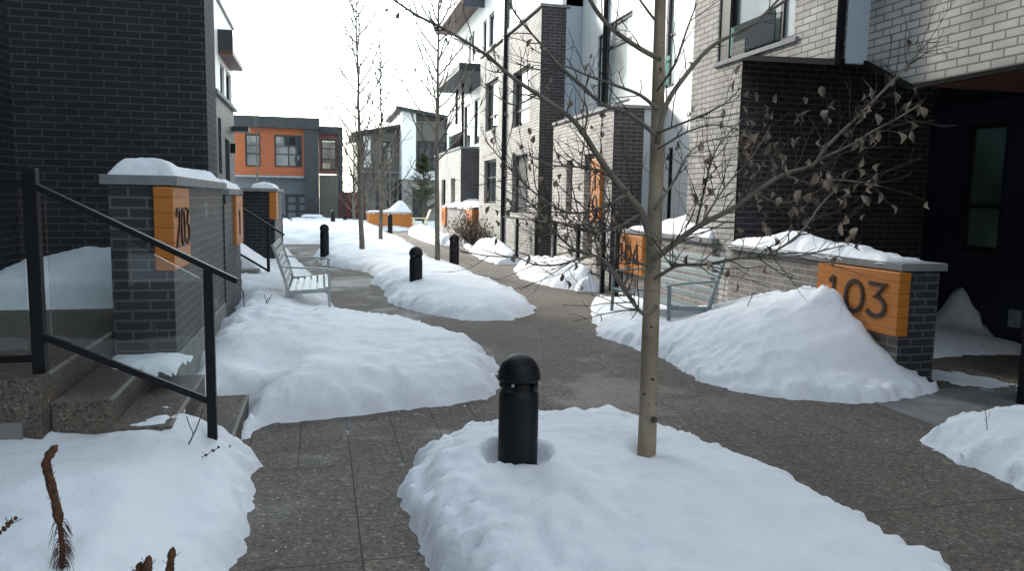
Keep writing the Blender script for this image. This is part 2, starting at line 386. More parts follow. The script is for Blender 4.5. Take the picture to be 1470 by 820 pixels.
# ------------------------------------------------------------------ numerals
def arc(cx, cy, rx, ry, a0, a1, n=18):
    return [(cx + rx * math.cos(R(a0 + (a1 - a0) * i / n)), cy + ry * math.sin(R(a0 + (a1 - a0) * i / n))) for i in range(n + 1)]
DIG = {
    '0': [arc(.31, .5, .27, .46, 90, 450, 30)],
    '1': [[(.30, 0), (.30, 1)], [(.275, .985), (.15, .84)]],
    '2': [arc(.3, .7, .25, .27, 165, -35, 18) + [(.05, .04), (.58, .04)]],
    '3': [[(.06, .96), (.54, .96), (.27, .6)] + arc(.28, .32, .28, .28, 75, -150, 20)],
    '4': [[(.46, 0), (.46, .96), (.04, .28), (.6, .28)]],
    '5': [[(.54, .96), (.15, .96), (.09, .52)] + arc(.28, .32, .28, .29, 118, -150, 20)],
    '6': [[(.42, 1.0), (.1, .52)] + arc(.3, .3, .26, .28, 150, 500, 26)],
    '7': [[(.05, .96), (.56, .96), (.2, 0)]],
}
def ribbon(mb, pts, wd, org, ux, uz, nrm, th):
    """flat stroke of width wd along 2-D pts, laid on the plane org + u*ux + v*uz, th thick along nrm"""
    pts = [Vector((a, b)) for a, b in pts]; n = len(pts); l = []; r = []
    for i, p in enumerate(pts):
        d0 = (pts[i] - pts[i - 1]).normalized() if i else (pts[1] - pts[0]).normalized()
        d1 = (pts[i + 1] - pts[i]).normalized() if i < n - 1 else d0
        t = d0 + d1
        t = t.normalized() if t.length > .2 else d0
        k = 1 / max(.55, abs(t.dot(d0))); nn = Vector((-t.y, t.x)) * wd / 2 * k
        l.append(p + nn); r.append(p - nn)
    P = lambda q, h: tuple(org + ux * q.x + uz * q.y + nrm * h)
    for i in range(n - 1):
        mb.quad(P(l[i], th), P(r[i], th), P(r[i + 1], th), P(l[i + 1], th))
        mb.quad(P(l[i], 0), P(l[i + 1], 0), P(l[i + 1], th), P(l[i], th)); mb.quad(P(r[i], 0), P(r[i], th), P(r[i + 1], th), P(r[i + 1], 0))
    mb.quad(P(l[0], 0), P(l[0], th), P(r[0], th), P(r[0], 0)); mb.quad(P(l[-1], 0), P(r[-1], 0), P(r[-1], th), P(l[-1], th))
def numerals(text, org, ux, uz, nrm, h, adv=None, vertical=False, sw=.095, th=.012, wx=1.0):
    mb = MB(); o = Vector(org)
    ux, uz, nrm = Vector(ux), Vector(uz), Vector(nrm)
    for ch in text:
        for k, st in enumerate(DIG[ch]): ribbon(mb, [(a * h * wx, b * h) for a, b in st], sw * h, o, ux, uz, nrm, th - .0015 * k)
        o = o - uz * h * 1.2 if vertical else o + ux * (adv or h * .74)
    return mb

# ------------------------------------------------------------------ snow
def vnoise(x, y, seed=0):
    xi = np.floor(x).astype(np.int64); yi = np.floor(y).astype(np.int64); fx = x - xi; fy = y - yi
    fx = fx * fx * (3 - 2 * fx); fy = fy * fy * (3 - 2 * fy)
    def h(a, b):
        n = (a * 374761393 + b * 668265263 + seed * 1442695041) & 0x7fffffff
        n = ((n ^ (n >> 13)) * 1274126177) & 0x7fffffff
        return ((n ^ (n >> 16)) & 0xffff) / 65535.0
    return (h(xi, yi) * (1 - fx) + h(xi + 1, yi) * fx) * (1 - fy) + (h(xi, yi + 1) * (1 - fx) + h(xi + 1, yi + 1) * fx) * fy
def fbm(x, y, sc, oct_=4, seed=0, gain=.5):
    t = 0; a = 1; tot = 0
    for i in range(oct_):
        t = t + a * (vnoise(x * sc + 17.3 * i, y * sc - 9.1 * i, seed + i) - .5) * 2; tot += a; a *= gain; sc *= 2.03
    return t / tot
def sdist(X, Y, poly):
    d = np.full(X.shape, 1e9); ins = np.zeros(X.shape, bool); n = len(poly)
    for i in range(n):
        x0, y0 = poly[i]; x1, y1 = poly[(i + 1) % n]
        ex, ey = x1 - x0, y1 - y0; L2 = ex * ex + ey * ey + 1e-12
        t = np.clip(((X - x0) * ex + (Y - y0) * ey) / L2, 0, 1)
        d = np.minimum(d, np.hypot(X - x0 - t * ex, Y - y0 - t * ey))
        cnd = ((y0 > Y) != (y1 > Y)) & (X < ex * (Y - y0) / (ey + (1e-12 if ey >= 0 else -1e-12)) + x0)
        ins ^= cnd
    return np.where(ins, d, -d)
def gauss(X, Y, cx, cy, sx, sy=None, rot=0):
    sy = sy or sx; dx, dy = X - cx, Y - cy
    a = dx * math.cos(rot) + dy * math.sin(rot); b = -dx * math.sin(rot) + dy * math.cos(rot)
    return np.exp(-.5 * ((a / sx) ** 2 + (b / sy) ** 2))
def snow(name, poly, H, wd, label, cell=.05, base=0., extra=None, rough=.05, edge=.08, seed=0, sink=.05, cat='snow bank', lump=.16, group=None):
    poly = [(p[0], p[1]) for p in poly]
    xs = [p[0] for p in poly]; ys = [p[1] for p in poly]; pad = .12
    gx = np.arange(min(xs) - pad, max(xs) + pad, cell); gy = np.arange(min(ys) - pad, max(ys) + pad, cell)
    X, Y = np.meshgrid(gx, gy, indexing='ij')
    sd = sdist(X, Y, poly)
    sd = sd + edge * fbm(X, Y, 3.6, 5, seed, .58) + edge * .5 * fbm(X, Y, 15, 3, seed + 9)
    p = 1 - np.exp(-np.maximum(sd, 0) / wd)
    Hh = H(X, Y) if callable(H) else H
    lm = 1 + lump * fbm(X, Y, 1.1, 3, seed + 3)
    Z = Hh * p * lm + np.minimum(sd, 0) * 1.2 - .004
    inn = np.clip(sd / .15, 0, 1)
    Z = Z + inn * rough * (fbm(X, Y, 1.7, 4, seed + 5, .42) * .8 + .95 * np.abs(fbm(X, Y, 5, 4, seed + 6, .6)) * np.clip(2.2 * vnoise(X * 1.5, Y * 1.5, seed + 21) - .7, 0, 1))
    Z = Z + np.clip(sd / .05, 0, 1) * rough * .42 * fbm(X, Y, 15, 3, seed + 11) * np.clip(2.2 * vnoise(X * 1.1, Y * 1.1, seed + 22) - .8, .1, 1)
    crumb = np.clip(sd / .03, 0, 1) * np.exp(-np.maximum(sd, 0) / .22)          # broken crust and crumbs along the edge
    Z = Z + crumb * min(rough, .06) * 2.0 * np.clip(fbm(X, Y, 8, 4, seed + 13, .6) + .08, -.3, 1)
    if extra: Z = extra(X, Y, Z, sd)
    keep = Z > -sink
    kf = keep[:-1, :-1] | keep[1:, :-1] | keep[1:, 1:] | keep[:-1, 1:]
    idx = -np.ones(X.shape, int); use = np.zeros(X.shape, bool)
    use[:-1, :-1] |= kf; use[1:, :-1] |= kf; use[1:, 1:] |= kf; use[:-1, 1:] |= kf
    idx[use] = np.arange(use.sum())
    V = np.stack([X[use], Y[use], np.maximum(Z[use], -.12) + base], 1)
    i, j = np.nonzero(kf)
    Fc = np.stack([idx[i, j], idx[i + 1, j], idx[i + 1, j + 1], idx[i, j + 1]], 1)
    me = bpy.data.meshes.new(name); me.from_pydata(V.tolist(), [], Fc.tolist()); me.update()
    me.polygons.foreach_set('use_smooth', [True] * len(me.polygons)); me.materials.append(M['snow'])
    o = bpy.data.objects.new(name, me); col.objects.link(o)
    return tag(o, label, cat, group, 'thing')
def G(lst):
    return [at_z(*p) if len(p) == 3 else Vector((p[0], p[1], 0)) for p in lst]
def W(*p): return list(p)

# ------------------------------------------------------------------ setting: ground, path, pads
def sheet(name, x0, x1, y0, y1, z, mat):
    mb = MB(); mb.quad((x0, y0, z), (x1, y0, z), (x1, y1, z), (x0, y1, z)); o = mb.build(name, mat, fix=False)
    o['kind'] = 'structure'; return o
sheet('ground', -500, 500, -300, 900, 0, 'snow')
sheet('path', -3.2, 7.75, -6, 47, .004, 'path')
pad_o = sheet('pavement', 4.35, 7.79, 2.0, 5.52, .008, 'pad')

# ------------------------------------------------------------------ snow banks
b_near = at_z(743, 662, .2); t_near = at_z(928, 655, .2)
def exA(X, Y, Z, sd):
    rb_ = np.hypot(X - b_near.x, Y - b_near.y)
    Z = Z + .03 * gauss(X, Y, b_near.x, b_near.y, .3) - .075 * 1.5 * np.clip((.20 - rb_) / .06, 0, 1) - .05 * gauss(X, Y, t_near.x, t_near.y, .075)
    Z = Z + .06 * gauss(X, Y, 1.5, 3.2, .5, .3) - .035 * gauss(X, Y, .95, 2.75, .3, .2, .6) + .05 * gauss(X, Y, 2.1, 3.6, .3, .2)
    fold = fbm(X + .25 * fbm(X, Y, 2, 3, 91), Y, 2.6, 3, 90)
    return Z + np.clip(sd / .25, 0, 1) * .012 * (1 - np.abs(fold) * 2.5)
snow('snow_bank', G([(630, 840, 0), (600, 792, 0), (590, 748, 0), (577, 712, 0), (585, 690, 0), (602, 655, .03), (640, 632, .05), (690, 614, .08), (725, 604, .08), (790, 600, .08), (860, 594, .08), (905, 598, .08), (960, 618, .08), (1050, 657, .06), (1130, 694, .05), (1200, 737, .05), (1290, 787, .05), (1350, 827, .05), (2.3, 1.5), (1.0, 1.4)]),
     .215, .13, 'large white snow bank around the nearest bollard and the leafy young tree', .028, extra=exA, seed=1, rough=.055, edge=.075)
def HB(X, Y):
    return .26 + .16 * gauss(X, Y, -.85, 9.2, .5, 3.2) - .1 * np.clip((Y - 9.0) / 1.0, 0, 1) * np.clip((X + .55) / .3, 0, 1) + .1 * gauss(X, Y, .1, 7.0, .5, .9)
def exB(X, Y, Z, sd):
    step = fbm(X, Y, 5, 4, 44)
    Z = Z + .05 * np.clip(step, 0, 1) * gauss(X, Y, -.45, 7.2, .35, .8) - .1 * gauss(X, Y, -.42, 6.4, .2, .3)
    return Z + .012 * np.clip(sd / .3, 0, 1) * (1 - 2.4 * np.abs(fbm(X, Y, 1.9, 3, 61)))
snow('snow_bank', G([(342, 648, 0), (352, 628, 0), (375, 612, 0), (450, 604, 0), (560, 591, 0), (640, 583, 0), (700, 575, 0), (718, 556, 0), (719, 535, .08), (708, 507, .12), (690, 489, .16), (655, 467, .2), (610, 450, .22), (570, 443, .22), (545, 441, .22), (515, 443, .16), (492, 448, .08), (480, 447, 0), (474, 434, 0), (466, 420, 0), (452, 404, 0), (430, 381, 0), (414, 364, 0), (-1.3, 21), (-2.2, 22), (-2.3, 11), (-1.1, 10.6), (-1.1, 5.85), (-.53, 5.8), (-.5, 4.6)]),
     HB, .16, 'wide snow bank under the pale metal bench, reaching the stairs', .045, extra=exB, seed=2, rough=.06)
snow('snow_bank', G([(450, 369, 0), (462, 381, 0), (500, 387, 0), (528, 392, 0), (540, 400, 0), (532, 407, 0), (550, 417, 0), (556, 432, 0), (575, 442, 0), (620, 453, 0), (668, 462, 0), (730, 461, 0), (768, 452, 0), (766, 438, .08), (745, 416, .12), (700, 394, .22), (675, 380, .22), (655, 374, .2), (635, 372, .2), (622, 367, .2), (605, 354, .2), (590, 344, .2), (575, 337, .2), (555, 334, .15), (520, 338, .12), (490, 344, .1), (470, 352, 0)]),
     .27, .22, 'long snow bank in the middle of the path holding two thin trees', .075, seed=3, rough=.07, edge=.1)
snow('snow_bank', G([(736, 387, 0), (748, 401, 0), (790, 412, 0), (830, 419, 0), (858, 420, 0), (885, 407, 0), (4.93, 11.6), (5.05, 12.2), (5.05, 17.4)]),
     lambda X, Y: .34 + .3 * gauss(X, Y, 4.8, 14.6, .6, 1.6), .35, 'sunlit snow bank below the black fence of the light brick porch', .07, seed=4, rough=.08, edge=.1)
snow('snow_bank', G([(662, 349, 0), (675, 363, 0), (690, 373, 0), (715, 380, 0), (738, 380, 0), (4.9, 18.0), (5.1, 18.0), (5.1, 24.5), (4.9, 26.5)]),
     lambda X, Y: .4 + .45 * gauss(X, Y, 4.7, 21.2, .7, 1.8), .45, 'snow bank at the foot of the dark shrub beside the fence', .09, seed=5, rough=.08, edge=.12)
def HF(X, Y): return .16 + .0 * X
def exF(X, Y, Z, sd):
    k = np.clip(sd / .5, 0, 1)
    heap = np.where(X < 5.16, 1, .3) * .74 * np.exp(-np.maximum(4.95 - X, 0) / .7) * np.where(Y < 6.42, np.clip((Y - 5.60) / .82, 0, 1) ** .9, np.exp(-((Y - 6.42) / 2.0) ** 2))
    ridge = .2 * gauss(X, Y, 4.25, 6.9, .45, .9)
    return Z + k * heap * (1 + .08 * fbm(X, Y, 3, 3, 71)) + k * ridge * .6
snow('snow_bank', G([(848, 461, 0), (862, 483, 0), (900, 498, 0), (950, 518, 0), (1000, 547, 0), (1060, 565, 0), (1150, 576, 0), (1230, 583, 0), (1290, 579, 0), (1350, 563, 0), (5.36, 5.72), (5.27, 5.76), (5.27, 11.4), (4.3, 11.2), (868, 428, 0), (850, 436, 0)]),
     HF, .14, 'tall snow heap piled against the wall with the 103 sign', .038, extra=exF, seed=6, rough=.05)
snow('snow_bank', G([(1314, 634, 0), (1345, 649, 0), (1400, 674, 0), (1440, 691, 0), (1475, 711, 0), (5.0, 3.4), (5.6, 4.3), (1445, 592, .1), (1385, 595, .1), (1340, 612, .05)]),
     .3, .22, 'small snow bank with one dry sprig beside the entrance pad', .03, seed=7, rough=.05)
def HH(X, Y): return .315 - .13 * np.clip((X + .82) / .4, 0, 1) + .03 * np.clip(-(X + 1.2), 0, 1)
def exH(X, Y, Z, sd):
    return Z - .05 * gauss(X, Y, -.62, 3.5, .1, .28, .3) + .03 * np.clip(sd / .2, 0, 1) * (1 - 2.2 * np.abs(fbm(X, Y, 1.6, 3, 81)))
snow('snow_bank', G([(330, 642, .05), (350, 648, .02), (366, 656, .0), (371, 672, 0), (358, 690, 0), (364, 712, 0), (357, 742, 0), (346, 778, 0), (336, 830, 0), (-.45, 1.4), (-4.2, 1.4), (-4.2, 4.95), (-.62, 4.95)]),
     HH, .1, 'smooth snow bank in front of the stairs with brown dried stalks', .03, extra=exH, seed=8, rough=.03, lump=.08)
snow('snow_bank', [(-1.3, 26.4), (-.2, 26.6), (.6, 26.3), (1.4, 28), (2.6, 33), (3.2, 40), (3.0, 46.4), (-9, 46.4), (-9, 24), (-2.3, 24)],
     .36, .5, 'broad low snow field in front of the snowed-in car', .14, seed=9, rough=.12, edge=.15)
snow('snow_bank', G([(606, 346, 0), (625, 352, 0), (655, 354, 0), (671, 350, 0), (4.85, 26.8), (4.85, 32), (5.2, 38), (4.1, 37), (3.7, 33)]),
     .55, .5, 'bright lumpy snow bank against the wall with two orange panels', .09, seed=10, rough=.16, edge=.12)
snow('snow_bank', [(2.2, 38.6), (3.6, 37.2), (4.6, 38.5), (7.5, 44), (7.5, 46.5), (2.2, 46.5)],
     .25, .4, 'far snow strip below the orange planter and cream chair', .14, seed=11, rough=.08)
random.seed(77); crumbs = MB()
for (x0, y0), (x1, y1), cnt in (((.62, 3.0), (.72, 4.6), 46), ((-.25, 2.6), (-.2, 4.4), 60), ((-.3, 5.0), (1.3, 5.9), 46), ((1.3, 5.5), (1.2, 7.4), 26), ((2.0, 4.6), (2.6, 2.9), 34), ((3.0, 7.3), (4.2, 5.3), 44), ((4.3, 5.2), (5.3, 5.5), 22), ((3.7, 4.5), (4.6, 3.8), 24)):
    for k in range(cnt // 5):
        f = random.random(); r_ = random.uniform(.0018, .005) if random.random() < .93 else random.uniform(.005, .007)
        q = Vector((x0 + (x1 - x0) * f + random.gauss(0, .11), y0 + (y1 - y0) * f + random.gauss(0, .11), .004 + r_ * .4))
        a = random.uniform(0, 3); crumbs.obox(q, (r_ * math.cos(a), r_ * math.sin(a), r_ * .3), (-r_ * .8 * math.sin(a), r_ * .8 * math.cos(a), 0), (0, r_ * .2, r_ * .6))
co = crumbs.build('snow_crumbs', 'snow'); tag(co, 'loose crumbs of snow scattered on the path beside the banks', 'snow', None, 'stuff')
# drifts on the entrance pad, on the stair landing
def exDr(X, Y, Z, sd):
    return Z + .75 * gauss(X, Y, 7.85, 7.85, .16, .22) * np.clip(sd / .05, 0, 1)
snow('snow_drift', [(5.4, 7.0), (6.1, 6.6), (6.9, 6.75), (7.82, 6.6), (7.82, 8.64), (5.4, 8.64)], .16, .3, 'snow drift blown against the navy entrance wall', .05, extra=exDr, seed=12, rough=.03, cat='snow drift')
snow('snow_drift', [(5.35, 5.75), (5.7, 5.2), (6.3, 5.3), (6.2, 5.8), (5.8, 6.3), (5.4, 6.4)], .02, .12, 'thin icy snow patch on the pad beside the 103 wall end', .03, seed=13, rough=.012, edge=.2, cat='snow patch')
snow('snow_drift', [(6.2, 5.0), (7.2, 5.3), (7.4, 5.9), (6.7, 6.0), (6.5, 5.5)], .02, .12, 'thin icy snow patch on the pad nearest the navy wall', .03, seed=14, rough=.012, edge=.2, cat='snow patch')
snow('snow_drift', [(-2.9, 6.95), (-1.42, 6.95), (-1.42, 8.6), (-2.9, 8.6)], lambda X, Y: .3 + .12 * np.clip((Y - 7.2) / 1.2, 0, 1) - .08 * np.clip(-(X + 2.3) / .5, 0, 1), .05, 'block of snow left on the landing against the dark wall', .04, base=.64, seed=15, rough=.03, edge=.015, cat='snow drift')
snow('snow_drift', [(-1.3, 5.2), (-.95, 5.25), (-.9, 5.7), (-1.42, 5.72)], .05, .08, 'scrap of snow at the foot of the 203 pillar', .02, base=.47, seed=16, rough=.015, edge=.05, cat='snow patch', sink=.005)
snow('snow_drift', [(-1.03, 4.5), (-.84, 4.5), (-.83, 4.95), (-.95, 4.9)], .012, .08, 'thin dusting of snow on a concrete stair tread', .02, base=.32, seed=17, rough=.012, edge=.06, cat='snow patch', sink=.003)

# ------------------------------------------------------------------ low walls with house numbers
def low_wall(label, x0, x1, y0, y1, zt, mat_long, mat_end, capx=.045, end_face=True, cap_t=.07, foot=None):
    t = thing('number_wall', ((x0 + x1) / 2, (y0 + y1) / 2, 0), label, 'wall', 'low brick walls carrying house numbers')
    MB().box(x0, x1, y0, y1, -.1, zt).build('brick_body', mat_long, t)
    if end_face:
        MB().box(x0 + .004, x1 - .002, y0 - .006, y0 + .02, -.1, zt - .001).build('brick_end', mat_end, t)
    MB().box(x0 - capx, x1 + capx, y0 - capx, y1 + .0, zt + .002, zt + cap_t).build('coping', 'cap', t, .006)
    if foot: MB().box(x0 - .012, x1 + .012, y0 - .012, y1, -.1, foot).build('footing', 'concrete', t, .01)
    return t
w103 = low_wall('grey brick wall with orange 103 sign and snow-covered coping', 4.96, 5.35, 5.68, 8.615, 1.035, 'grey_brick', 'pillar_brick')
s103 = MB().box(4.868, 4.985, 5.60, 6.74, .465, 1.028).build('number_sign', 'orange_board', w103, .006)
numerals('103', (4.868, 6.60, .60), (0, -1, 0), (0, 0, 1), (-1, 0, 0), .315, adv=.30, sw=.12, wx=1.38).build('numerals', 'numeral', s103)
w104 = low_wall('grey brick wall with orange 104 sign behind the half buried bench', 4.95, 5.34, 9.05, 12.05, 1.08, 'grey_brick', 'grey_brick', end_face=False)
s104 = MB().box(4.86, 4.975, 11.1, 12.12, .45, 1.065).build('number_sign', 'orange_board', w104, .006)
numerals('104', (4.86, 12.05, .60), (0, -1, 0), (0, 0, 1), (-1, 0, 0), .315, adv=.29, sw=.095, wx=1.25).build('numerals', 'numeral', s104)
w203 = low_wall('dark brick pillar wall with orange 203 sign beside the stairs', -1.40, -1.0, 5.76, 8.6, 1.655, 'wall_brick', 'pillar_brick', foot=.46)
s203 = MB().box(-1.11, -.983, 5.70, 6.38, 1.07, 1.648).build('number_sign', 'orange_board', w203, .006)
numerals('203', (-.983, 5.77, 1.22), (0, 1, 0), (0, 0, 1), (1, 0, 0), .285, adv=.195, sw=.068, wx=.9).build('numerals', 'numeral', s203)
w205 = low_wall('far stretch of dark brick wall with small orange panel at its end', -1.28, -1.0, 8.9, 10.35, 1.60, 'wall_brick', 'wall_brick', end_face=False)
s205 = MB().box(-1.2, -.965, 9.6, 10.40, 1.0, 1.592).build('number_sign', 'orange_board', w205, .006)
numerals('1', (-.965, 9.85, 1.12), (0, 1, 0), (0, 0, 1), (1, 0, 0), .3, sw=.1).build('numerals', 'numeral', s205)
MB().box(-1.29, -.985, 8.607, 8.9, -.1, 1.5).build('brick_link', 'wall_brick', w205)
w202 = low_wall('low dark wall end with orange panel beyond the second stairs', -1.95, -.92, 16.6, 19.5, 1.68, 'wall_brick', 'dark_brick', capx=.06)
s202 = MB().box(-1.02, -.88, 16.55, 17.2, 1.12, 1.67).build('number_sign', 'orange_board', w202, .006)
w106 = low_wall('low wall with two orange number panels by the dark shrub', 4.92, 6.3, 25.0, 31.6, 1.27, 'grey_brick', 'dark_brick', capx=.06)
for ya, yb, tx in ((24.92, 26.1, '106'), (30.6, 31.6, '10')):
    sg = MB().box(4.84, 5.12, ya, yb, .55, 1.255).build('number_sign', 'orange_board', w106, .006)
    numerals(tx[-1], (4.84, (ya + yb) / 2 + .12, .72), (0, -1, 0), (0, 0, 1), (-1, 0, 0), .36).build('numerals', 'numeral', sg)
def cap_snow(x0, x1, y0, y1, z, H, label, seed, ext=None, wd=.07, cell=.025):
    return snow('snow_heap', [(x0, y0), (x1, y0), (x1, y1), (x0, y1)], H, wd, label, cell, base=z, extra=ext, rough=.02, edge=.03, seed=seed, sink=.004, cat='snow cap', lump=.3)
cap_snow(4.93, 5.34, 5.86, 8.6, 1.105, lambda X, Y: .07 + .13 * gauss(X, Y, 5.15, 7.45, .3, .36) + .07 * gauss(X, Y, 5.1, 6.5, .3, .2) + .05 * gauss(X, Y, 5.1, 8.1, .3, .3), 'white snow ridge along the coping above the 103 sign', 21)
cap_snow(4.93, 5.34, 9.1, 11.9, 1.15, lambda X, Y: .07 + .24 * gauss(X, Y, 5.15, 10.2, .4, .55) + .08 * gauss(X, Y, 5.15, 9.3, .3, .3), 'white snow heap on the coping of the 104 wall', 22)
cap_snow(-1.42, -.985, 5.82, 8.45, 1.725, lambda X, Y: .105 + .035 * gauss(X, Y, -1.25, 6.0, .3, .3) + .03 * gauss(X, Y, -1.2, 8.0, .3, .35), 'rounded snow pillow on top of the 203 pillar', 23, wd=.045)
cap_snow(-1.27, -.99, 9.1, 10.25, 1.67, .13, 'small snow pillow on the far end of the 203 wall', 24, wd=.08)
cap_snow(-1.4, -.9, 16.7, 18.5, 1.75, .17, 'snow lump on the coping of the wall beyond the second stairs', 25, wd=.12)
cap_snow(4.9, 6.2, 25.1, 31.5, 1.34, lambda X, Y: .06 + .3 * gauss(X, Y, 5.5, 28.5, .6, 1.0), 'pointed snow heap on the wall with two orange panels', 26, wd=.12, cell=.06)

# ------------------------------------------------------------------ building helpers
def facade(mb, plane, u0, u1, z0, z1, ops=(), axis='x', inward=1, depth=.14):
    """front of a wall with openings; the reveals go `depth` inwards"""
    us = sorted({u0, u1, *[o[0] for o in ops], *[o[1] for o in ops]}); zs = sorted({z0, z1, *[o[2] for o in ops], *[o[3] for o in ops]})
    us = [u for u in us if u0 <= u <= u1]; zs = [z for z in zs if z0 <= z <= z1]
    P = (lambda u, z, d=0: (plane + inward * d, u, z)) if axis == 'x' else (lambda u, z, d=0: (u, plane + inward * d, z))
    for a, b in zip(us, us[1:]):
        for c_, d_ in zip(zs, zs[1:]):
            mu, mz = (a + b) / 2, (c_ + d_) / 2
            if any(o[0] < mu < o[1] and o[2] < mz < o[3] for o in ops): continue
            mb.quad(P(a, c_), P(b, c_), P(b, d_), P(a, d_))
    for o in ops:
        a, b, c_, d_ = max(o[0], u0), min(o[1], u1), max(o[2], z0), min(o[3], z1)
        if o[0] >= u0: mb.quad(P(a, c_), P(a, d_), P(a, d_, depth), P(a, c_, depth))
        if o[1] <= u1: mb.quad(P(b, c_), P(b, c_, depth), P(b, d_, depth), P(b, d_))
        mb.quad(P(a, c_), P(a, c_, depth), P(b, c_, depth), P(b, c_)); mb.quad(P(a, d_), P(b, d_), P(b, d_, depth), P(a, d_, depth))
def window(parent, plane, u0, u1, z0, z1, axis='x', inward=1, depth=.09, fw=.05, cols=1, rows=(), mull=(), name='window', glass='glass', frame='frame', sill=None):
    f = MB(); d0, d1 = plane + inward * depth, plane + inward * (depth + .06)
    def bx(mb, a, b, c_, d_, e0=d0, e1=d1):
        if axis == 'x': mb.box(e0, e1, a, b, c_, d_)
        else: mb.box(a, b, e0, e1, c_, d_)
    bx(f, u0, u1, z0, z0 + fw); bx(f, u0, u1, z1 - fw, z1); bx(f, u0, u0 + fw, z0 + fw, z1 - fw); bx(f, u1 - fw, u1, z0 + fw, z1 - fw)
    for k in range(1, cols):
        u = u0 + (u1 - u0) * k / cols; bx(f, u - fw * .45, u + fw * .45, z0 + fw, z1 - fw)
    for q_ in mull:
        u = u0 + (u1 - u0) * q_; bx(f, u - fw * .6, u + fw * .6, z0 + fw, z1 - fw)
    for r in rows:
        z = z0 + (z1 - z0) * r; bx(f, u0 + fw, u1 - fw, z - fw * .4, z + fw * .4, d0 + inward * .004, d1 - inward * .004)
    w_ = f.build(name, frame, parent)
    g = MB(); bx(g, u0 + fw * .5, u1 - fw * .5, z0 + fw * .5, z1 - fw * .5, plane + inward * (depth + .03), plane + inward * (depth + .045)); g.build('pane', glass, w_)
    if sill:
        q = MB(); bx(q, u0 - .04, u1 + .04, z0 - .05, z0 - .003, plane - inward * .05, plane + inward * depth); q.build('sill', sill, w_, .004)
    return w_
def uz(px0, px1, py0, py1, X):
    """opening on the wall X = const seen between the pixel columns and rows given (far edge first)"""
    a = at_x(px0, (py0 + py1) / 2, X); b = at_x(px1, (py0 + py1) / 2, X)
    ym = (px0 + px1) / 2
    return min(a.y, b.y), max(a.y, b.y), at_x(ym, py1, X).z, at_x(ym, py0, X).z

# ------------------------------------------------------------------ near right townhouse (103)
t = thing('townhouse', (6.5, 6, 0), 'nearest townhouse in pale brick with dark brick recess and navy entrance', 'house', 'brick townhouses along the right of the path')
XA, XB, YD = 5.0, 5.25, 8.62
mb = MB(); win1 = (7.58, 9.25, 3.41, 5.5)
facade(mb, XA, YD, 9.93, 0, 9.3, [(YD - 1, 9.25, 3.41, 5.5)], depth=.3)
facade(mb, XA, 6.70, YD, 3.41, 9.3, [(7.58, YD + 1, 3.41, 5.5)], depth=.3)
mb.quad((XA, 6.70, 3.02), (XA, YD, 3.39), (XA, YD, 3.41), (XA, 6.70, 3.41))
mb.quad((XA, 9.93, 0), (XA + 1.05, 9.93, 0), (XA + 1.05, 9.93, 9.3), (XA, 9.93, 9.3))
mb.build('pale_brick_wall', 'light_brick', t, fix=False)
mb = MB(); mb.quad((XB, 6.06, 2.70), (XB, 6.70, 3.03), (XB, 6.70, 9.3), (XB, 6.06, 9.3))
facade(mb, XB, -1.5, 6.06, 2.70, 9.3, [(5.1, 5.80, 3.78, 5.4)], depth=.12)
mb.build('pale_brick_wall', 'light_brick', t, fix=False)
MB().box(XA + .003, XB + .05, 6.70, 6.76, 3.0, 9.3).build('shaded_return', 'shaded_panel', t)
window(t, XA, 7.58, 9.0, 3.41, 5.5, depth=.06, fw=.05, glass='sky_blind_glass', mull=(.24,))
MB().box(XA + .02, XA + .2, 9.003, 9.247, 3.412, 5.498).build('window_jamb', 'dark', t)
gp = MB(); gp.box(XA + .025, XA + .035, 8.0, 8.98, 3.44, 3.80); gp.build('glass_guard', 'guard', t)
window(t, XB, 5.1, 5.80, 3.78, 5.4, depth=.08)
MB().box(XA - .03, XA + .25, 7.5, 9.3, 3.355, 3.408).build('sill', 'cap', t, .004)
MB().box(XA + .02, 10, YD, YD + .3, -.05, 3.6).build('dark_brick_wall', 'bay_brick', t)
mb = MB(); mb.quad((XB, -1.5, 2.70), (10, -1.5, 2.70), (10, 6.06, 2.70), (XB, 6.06, 2.70)); mb.build('soffit', 'soffit', t, fix=False)
mb = MB(); mb.quad((XB, 6.06, 2.70), (10, 6.06, 2.70), (10, 6.7, 3.03), (XB, 6.7, 3.03)); mb.quad((XA, 6.7, 3.02), (10, 6.7, 3.02), (10, YD, 3.39), (XA, YD, 3.39))
mb.build('sloped_soffit', 'dark', t, fix=False)
mb = MB(); mb.bar((XA - .012, YD, 3.372), (XA - .012, 6.70, 3.0), .03, .06); mb.bar((XB - .012, 6.70, 3.005), (XB - .012, 6.06, 2.685), .05, .05); mb.bar((XB - .012, 6.06, 2.685), (XB - .012, -1.5, 2.685), .05, .04)
mb.build('edge_flashing', 'flashing', t)
p = MB(); p.tube([(XA - .045, 6.735, 2.98), (XA - .045, 6.735, 9.2)], .042, 10); p.build('drain_pipe', 'black', t)
mb = MB(); XN = 7.8
facade(mb, XN, -1.5, YD, -.05, 2.9, [(7.42, 8.02, 1.06, 2.63), (5.75, 6.85, .05, 2.3)], depth=.12); mb.build('navy_wall', 'navy', t, fix=False)
window(t, XN, 7.42, 8.02, 1.06, 2.63, depth=.04, fw=.07, rows=(.36,), glass='green_glass', name='sidelight')
dr = MB().box(XN + .05, XN + .1, 5.75, 6.85, .05, 2.3).build('door', 'navy', t, .006)
hb = MB(); hb.box(XN - .02, XN + .05, 6.7, 6.74, .95, 1.15); hb.build('handle', 'bolt', dr, .006)
lp = at_x(1455, 457, XN - .05)
MB().box(XN - .06, XN, lp.y - .07, lp.y + .07, lp.z - .11, lp.z + .1).build('outlet_cover', 'galv', t, .01)
